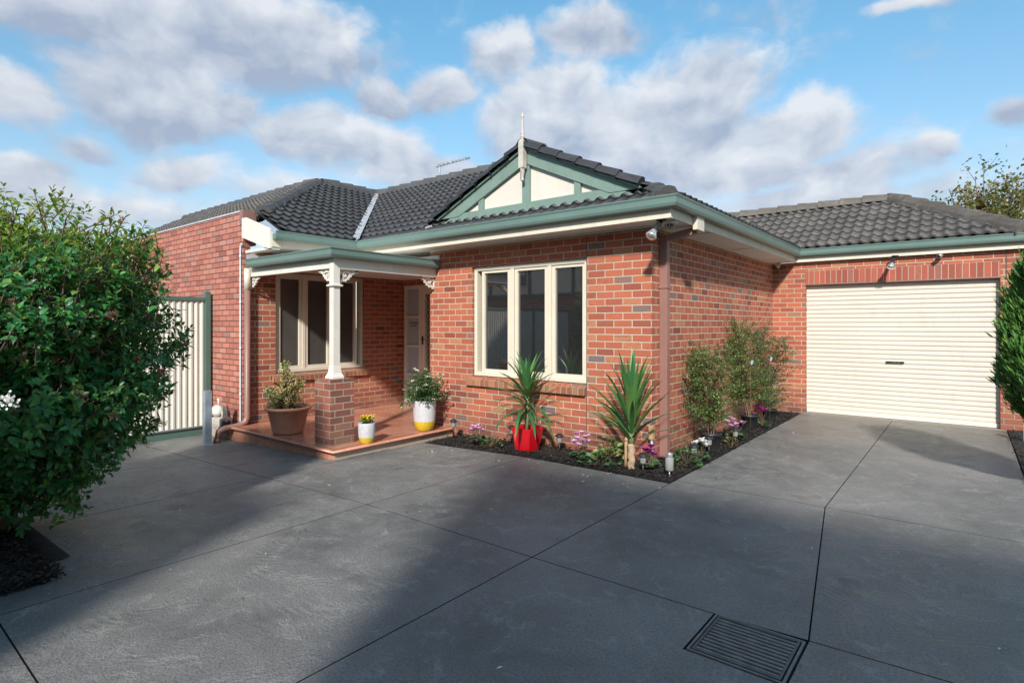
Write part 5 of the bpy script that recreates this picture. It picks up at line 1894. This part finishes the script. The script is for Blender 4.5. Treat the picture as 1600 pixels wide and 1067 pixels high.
low_plant((-1.93, -.55, .02), 'low bright green seedling left of the red pot', L_SHRUB, 60, .12, .10, .04, 31)
low_plant((-.36, -.32, .02), 'cream variegated leafy plant beside the planted yucca cane', L_VARI, 90, .17, .30, .07, 32)
low_plant((-.42, -.52, .02), 'dark broad-leaved low plant at the edge of the bed by the yucca', L_CYC, 46, .17, .10, .08, 33)
low_plant((.40, .02, .02), 'green leafy plant with tiny red flowers between the glass jar light and downpipe', L_DAISY, 150, .15, .20, .045, 34, P_DEEP, 7)
low_plant((.28, .42, .02), 'broad green leafy plant at the foot of the corner downpipe', L_CYC, 40, .15, .24, .07, 35)
low_plant((.48, 1.30, .02), 'straggly dry yellow-brown plant beside the first black pot', L_TREE, 40, .07, .22, .04, 36)


# --- solar lights
def solar_light(loc, label, h=.2, r_=.055):
    t = thing('solar_light', label, 'garden light', loc, 'solar stake lights in the garden beds')
    x, y_, z_ = loc
    b_ = MB(); b_.lathe([(0, h * 1.12), (r_ * .45, h * 1.10), (r_ * 1.0, h * .98), (r_ * 1.05, h * .94), (r_ * .9, h * .93), (0, h * .94)], loc, 18); b_.build('cap', M_BLACK, t)
    b_ = MB(); b_.lathe([(r_ * .62, h * .935), (r_ * .60, h * .6), (r_ * .50, h * .54), (0, h * .53)], loc, 14); b_.build('lens', M_CLEAR, t)
    b_ = MB(); b_.tube([(x, y_, z_ - .03), (x, y_, z_ + h * .55)], .011, 8); b_.build('stake', M_BLACK, t)
    return t


s0 = solar_light((-2.86, -.30, .02), 'black capped solar light at the end of the terrace beside the white and yellow pot')
for loc, lab in (((-1.92, -.16, .02), 'black capped solar light half hidden left of the red pot'),
                 ((-1.10, -.24, .02), 'black capped solar light against the wall right of the red pot'),
                 ((.165, -.56, .02), 'black capped solar light at the bed tip left of the glass jar light'),
                 ((.41, .22, .02), 'black capped solar light beside the white cyclamen'),
                 ((.38, .78, .02), 'black capped solar light before the first black shrub pot'),
                 ((.46, 1.52, .02), 'black capped solar light in front of the pink cyclamen by the shrubs')):
    dup(s0, loc, lab)
t = thing('jar_light', 'clear glass jar solar light with silver lid at the tip of the bed', 'garden light', (.42, -.48, .02))
b = MB(); b.lathe([(.0, .06), (.038, .06), (.043, .07), (.043, .185), (.03, .20), (.03, .205)], (.42, -.48, .02), 18); b.build('jar', M_CLEAR, t)
b = MB(); b.lathe([(.034, .203), (.034, .235), (.03, .245), (0, .246)], (.42, -.48, .02), 16); b.build('lid', M_STEEL, t)
b = MB(); b.tube([(.42, -.48, -.02), (.42, -.48, .085)], .009, 8); b.build('stake', M_STEEL, t)

# --- pots on the terrace
tx, ty = -4.66, -1.78
t = thing('potted_jade', 'jade plant with reddish leaves in a big terracotta pot by the left downpipe', 'potted plant', (tx, ty, TZ))
b = MB()
b.lathe([(0, 0), (.185, 0), (.20, .008), (.21, .04), (.275, .33), (.31, .335), (.315, .36), (.31, .375), (.285, .375), (.27, .33), (0, .33)], (tx, ty, TZ), 32)
b.build('pot', M_TERRA, t)
b = MB(); b.lathe([(.268, .335), (0, .35)], (tx, ty, TZ), 20); b.build('soil', M_SOIL, t)
pos, axs, segs = [], [], []
JC = [(0, 0, .55, .17, 34), (.03, -.04, .78, .13, 26), (-.22, -.06, .47, .13, 22), (.19, -.03, .52, .14, 24), (.20, .0, .70, .10, 14), (-.10, .10, .60, .12, 16), (-.28, -.12, .56, .08, 10), (.02, -.2, .44, .14, 20), (-.05, -.02, .92, .07, 9)]
JP = []
for cx_, cy_, cz_, cr_, cn_ in JC:
    for q in range(cn_):
        JP.append(np.array([tx + cx_, ty + cy_, TZ + cz_]) + rand_dirs(1)[0] * cr_ * (random.random() ** .4))
for q, e in enumerate(JP):
    rr, a = math.hypot(e[0] - tx, e[1] - ty), math.atan2(e[1] - ty, e[0] - tx)
    if q % 3 == 0:
        segs.append(([np.array([tx + rr * .3 * math.cos(a), ty + rr * .3 * math.sin(a), TZ + .34]), (e + np.array([tx, ty, TZ + .4])) / 2, e], [.012, .008, .004]))
    for w_ in range(11):
        dd_ = unit(rng.normal(size=(1, 3)) + np.array([[0, 0, .5]]))[0]
        pos.append(e + rng.normal(size=3) * .022); axs.append(dd_)
pos, axs = np.array(pos), np.array(axs)
leaves('foliage', pos, axs, rand_dirs(len(pos)) + np.array([0, 0, .4]), rng.uniform(.025, .045, len(pos)), rng.uniform(.016, .026, len(pos)), L_JADE, t, tmpl=LEAF8)
stems('stems', segs, M_STEM, t, 6)


def two_tone_pot(mb, c, r_, h_):
    mb.lathe([(0, 0), (r_ * .66, 0), (r_ * .74, .012), (r_ * .90, h_ * .22), (r_ * .935, h_ * .315)], c, 30, 1)
    mb.lathe([(r_ * .935, h_ * .315), (r_ * .99, h_ * .6), (r_ * 1.0, h_ * .97), (r_ * .98, h_), (r_ * .92, h_), (r_ * .90, h_ * .93), (0, h_ * .93)], c, 30, 0)


c = (-3.33, -.42, TZ)
t = thing('potted_daisy', 'cream flowered bush in a tall white and yellow pot beside the front door', 'potted plant', c)
b = MB(); two_tone_pot(b, c, .165, .43); b.build('pot', [M_POTWHITE, M_POTYELLOW], t)
b = MB(); b.lathe([(.148, .402), (0, .41)], c, 16); b.build('soil', M_SOIL, t)
pos, axs, segs, fl = [], [], [], []
for q in range(165):
    a = random.uniform(0, 6.28); el_ = random.uniform(-.35, 1.45)
    L_ = random.uniform(.16, .37)
    e = np.array([c[0] + L_ * math.cos(a) * math.cos(el_) * 1.05, c[1] + L_ * math.sin(a) * math.cos(el_) * 1.05, TZ + .45 + L_ * math.sin(el_) * 1.25])
    if e[1] > -.03:
        continue
    s0_ = np.array([c[0] + .05 * math.cos(a), c[1] + .05 * math.sin(a), TZ + .41])
    m_ = (s0_ + e) / 2 + np.array([0, 0, .07])
    segs.append(([s0_, m_, e], [.004, .003, .0015]))
    for w_ in range(22):
        u = random.uniform(.35, 1.0)
        p = (1 - u) ** 2 * s0_ + 2 * u * (1 - u) * m_ + u * u * e
        pos.append(p + rng.normal(size=3) * .014); axs.append(unit(rng.normal(size=(1, 3)) + (e - s0_)[None] * 2)[0])
    if q % 3 == 0:
        fl.append(e + np.array([0, 0, .012]))
pos, axs = np.array(pos), np.array(axs)
leaves('foliage', pos, axs, rand_dirs(len(pos)) + np.array([0, 0, .7]), rng.uniform(.028, .05, len(pos)), rng.uniform(.014, .022, len(pos)), L_DAISY, t, tmpl=LEAF6)
fp = np.repeat(np.array(fl), 9, 0)
leaves('flowers', fp, rand_dirs(len(fp)) * np.array([1, 1, .4]) + np.array([.1, -.25, .25]), rand_dirs(len(fp)) * .3 + np.array([.2, -.5, .8]), np.full(len(fp), .030), np.full(len(fp), .016), P_CREAMF, t, tmpl=LEAF6)
stems('stems', segs, M_STEM, t, 4)

c = (-3.22, -1.52, TZ)
t = thing('potted_succulent', 'yellow-green succulent in a small white and yellow pot right of the brick pier', 'potted plant', c)
b = MB(); two_tone_pot(b, c, .108, .265); b.build('pot', [M_POTWHITE, M_POTYELLOW], t)
b = MB(); b.lathe([(.097, .247), (.06, .262), (0, .266)], c, 16); b.build('soil', M_SOIL, t)
pos, axs = [], []
for q in range(17):
    a = random.uniform(0, 6.28); rr = .085 * math.sqrt(random.random())
    e = np.array([c[0] + rr * math.cos(a), c[1] + rr * math.sin(a), TZ + .27 + random.uniform(.0, .05)])
    for w_ in range(9):
        an = w_ * .7
        pos.append(e); axs.append((math.cos(an), math.sin(an), random.uniform(.3, 1.2)))
leaves('foliage', pos, axs, rand_dirs(len(pos)) * .4 + np.array([0, 0, 1]), rng.uniform(.03, .05, len(pos)), rng.uniform(.018, .028, len(pos)), L_SUCC, t)
fp = np.repeat(np.array([(c[0] + random.uniform(-.08, .08), c[1] + random.uniform(-.08, .08), TZ + .335 + random.uniform(-.01, .015)) for q in range(15)]), 7, 0)
leaves('flowers', fp, rand_dirs(len(fp)) + np.array([0, 0, .4]), rand_dirs(len(fp)) * .4 + np.array([0, 0, 1]), np.full(len(fp), .030), np.full(len(fp), .022), P_YELLOW, t, tmpl=LEAF6)


# --- conifer at right
def conifer():
    c = np.array([3.52, 1.25, 0.0])
    t = thing('conifer', 'dense upright green conifer at the right edge before the garage door', 'conifer', tuple(c))
    pos, axs, Ls = [], [], []
    H0, H1 = .42, 2.13
    for q in range(5200):
        u = rng.random()
        z_ = H0 + (H1 - H0) * u
        rmax = .43 * min(1.0, (u / .42 + .22)) * (1 - .30 * max(0, (u - .55) / .45) ** 1.5)
        rmax = max(.05, rmax)
        a = rng.uniform(0, 6.28)
        lump = 1 + .13 * math.sin(a * 5 + z_ * 6) + .08 * math.sin(a * 9 - z_ * 11)
        r_ = rmax * lump * rng.uniform(.45, 1.0) ** .35
        p = np.array([c[0] + r_ * math.cos(a), c[1] + r_ * math.sin(a), z_])
        d = np.array([math.cos(a) * .55, math.sin(a) * .55, .95 + .5 * u])
        for w_ in range(5):
            pos.append(p + rng.normal(size=3) * .018); axs.append(d + rng.normal(size=3) * .33); Ls.append(rng.uniform(.045, .095))
    for q in range(60):  # top plumes
        a = rng.uniform(0, 6.28); r_ = .33 * math.sqrt(rng.random())
        base_ = np.array([c[0] + r_ * math.cos(a), c[1] + r_ * math.sin(a), H1 - .18])
        hh = rng.uniform(.15, .38)
        for w_ in range(16):
            u = rng.random()
            pos.append(base_ + np.array([0, 0, hh * u]) + rng.normal(size=3) * .018 * (1.2 - u)); axs.append(np.array([math.cos(a) * .2, math.sin(a) * .2, 1]) + rng.normal(size=3) * .28); Ls.append(rng.uniform(.04, .08))
    pos, axs, Ls = np.array(pos), np.array(axs), np.array(Ls)
    leaves('foliage', pos, axs, rand_dirs(len(pos)), Ls * 1.25, Ls * .22, L_CONIFER, t, tmpl=LEAF4)
    b_ = MB(); b_.tube([(c[0], c[1], -.05), (c[0] + .01, c[1], .5), (c[0], c[1], 1.9)], [.05, .042, .015], 10); b_.build('trunk', M_BARK, t)


conifer()


# --- autumn tree far behind the garage
def tree(c, Hc, Rr, n, name, label, mat, seed, trunk_r=.16):
    r_ = np.random.default_rng(seed)
    t = thing(name, label, 'tree', c)
    c = np.array(c)
    b_ = MB()
    top = c + np.array([0, 0, Hc])
    b_.tube([c - np.array([0, 0, .6]), c + np.array([.1, 0, Hc * .45]), c + np.array([0, .1, Hc * .85])], [trunk_r, trunk_r * .75, trunk_r * .4], 10)
    segs, pos = [], []
    for q in range(60):
        h0 = c + np.array([0, 0, Hc * r_.uniform(.4, .85)])
        d = unit(r_.normal(size=(1, 3)))[0]; d[2] = abs(d[2]) * .9 + .1
        e = top + d * Rr * r_.uniform(.55, 1.05)
        m_ = (h0 + e) / 2 + np.array([0, 0, .3])
        segs.append(([h0, m_, e], [trunk_r * .25, trunk_r * .13, .01]))
        for w_ in range(9):
            u = r_.uniform(.35, 1.0)
            p = (1 - u) ** 2 * h0 + 2 * u * (1 - u) * m_ + u * u * e
            e2 = p + unit(r_.normal(size=(1, 3)) + np.array([[0, 0, .5]]))[0] * r_.uniform(.4, 1.0)
            segs.append(([p, (p + e2) / 2, e2], [.012, .008, .004]))
            for s2 in range(int(n / 540)):
                pos.append(p + (e2 - p) * r_.uniform(.2, 1.05) + r_.normal(size=3) * .13)
    b_.build('trunk', M_BARK, t)
    stems('branches', segs, M_BARK, t, 5)
    pos = np.array(pos)
    leaves('crown', pos, unit(r_.normal(size=(len(pos), 3))), r_.normal(size=(len(pos), 3)) + np.array([0, 0, .6]), r_.uniform(.11, .19, len(pos)), r_.uniform(.08, .13, len(pos)), mat, t, tmpl=LEAF4)


tree((3.3, 21.5, -.6), 5.1, 2.75, 8600, 'tree', 'sparse yellow-green autumn tree rising behind the garage roof', L_TREE, 71)
tree((6.2, 22.5, -.6), 5.0, 2.5, 9000, 'tree', 'fuller olive green tree at the right edge behind the garage roof', L_TREE, 72)


# ------------------------------------------------------------------ houses across the drive, one mirrored in the glass, both shaped for their shade
def neighbour(x0, x1, y1, H, brick_h, rise, label, skew=0.0):
    t = thing('neighbour_shade_house', label, 'house', ((x0 + x1) / 2, y1 - 2, 0), 'houses across the drive')
    b_ = MB(); b_.prism([(x0, y1), (x1, y1), (x1, y1 - 5), (x0 + skew, y1 - 5)], -.5, brick_h, lambda a, c, tt: (a, c, tt)); b_.build('lower_wall', M_NEIGHBOUR, t)
    b_ = MB(); b_.prism([(x0 + .001, y1 - .02), (x1 - .001, y1 - .02), (x1 - .001, y1 - 5), (x0 + skew + .001, y1 - 5)], brick_h, H, lambda a, c, tt: (a, c, tt)); b_.build('upper_wall', M_RENDER, t)
    b_ = MB()
    b_.box(x0 - .02, x1 + .02, y1 - .02, y1 + .05, brick_h - .05, brick_h + .07)
    for x in np.arange(x0 + .5, x1, 1.7):
        b_.box(x, x + .10, y1 - .02, y1 + .02, brick_h + .07, H)
    b_.build('trim', M_DARKTRIM, t)
    b_ = MB()
    pl_ = [(x0 - .02, y1 + .06), (x1 + .02, y1 + .06), (x1 + .02, y1 - 5.1), (x0 + skew - .02, y1 - 5.1)]
    b_.prism(pl_, H, H + .04, lambda a, c, tt: (a, c, tt))
    if rise > .1:
        b_.prism([(y1 + .02, H + .04), (y1 - 5.05, H + .04), (y1 - 2.5, H + rise)], x0 + .05, x1 - .05, lambda a, c, tt: (tt, a, c))
    b_.build('roof', M_TILE, t)
    for x in np.arange(x0 + 1.2, x1 - 1.2, 3.2):
        b_ = MB(); b_.box(x, x + 1.2, y1 - .005, y1 + .02, 2.8, 3.6); wn_ = b_.build('window', M_FRAME, t)
        b_ = MB(); b_.box(x + .06, x + 1.14, y1 + .0205, y1 + .025, 2.86, 3.54); b_.build('pane', M_GLASS, wn_)


NB_Y = -8.6
neighbour(-14.0, 1.0, NB_Y, 3.8, 2.5, 1.3, 'two storey brick and cream house across the drive, mirrored in the front window')  # end and height set so its shadow covers bush and left paving
neighbour(2.65, 14.0, NB_Y, 5.7, 2.6, .02, 'added flat roofed brick and cream block, unseen behind the camera, shading the right of the drive', 2.9)  # unseen block added to shade the right driveway; skewed side follows the sun
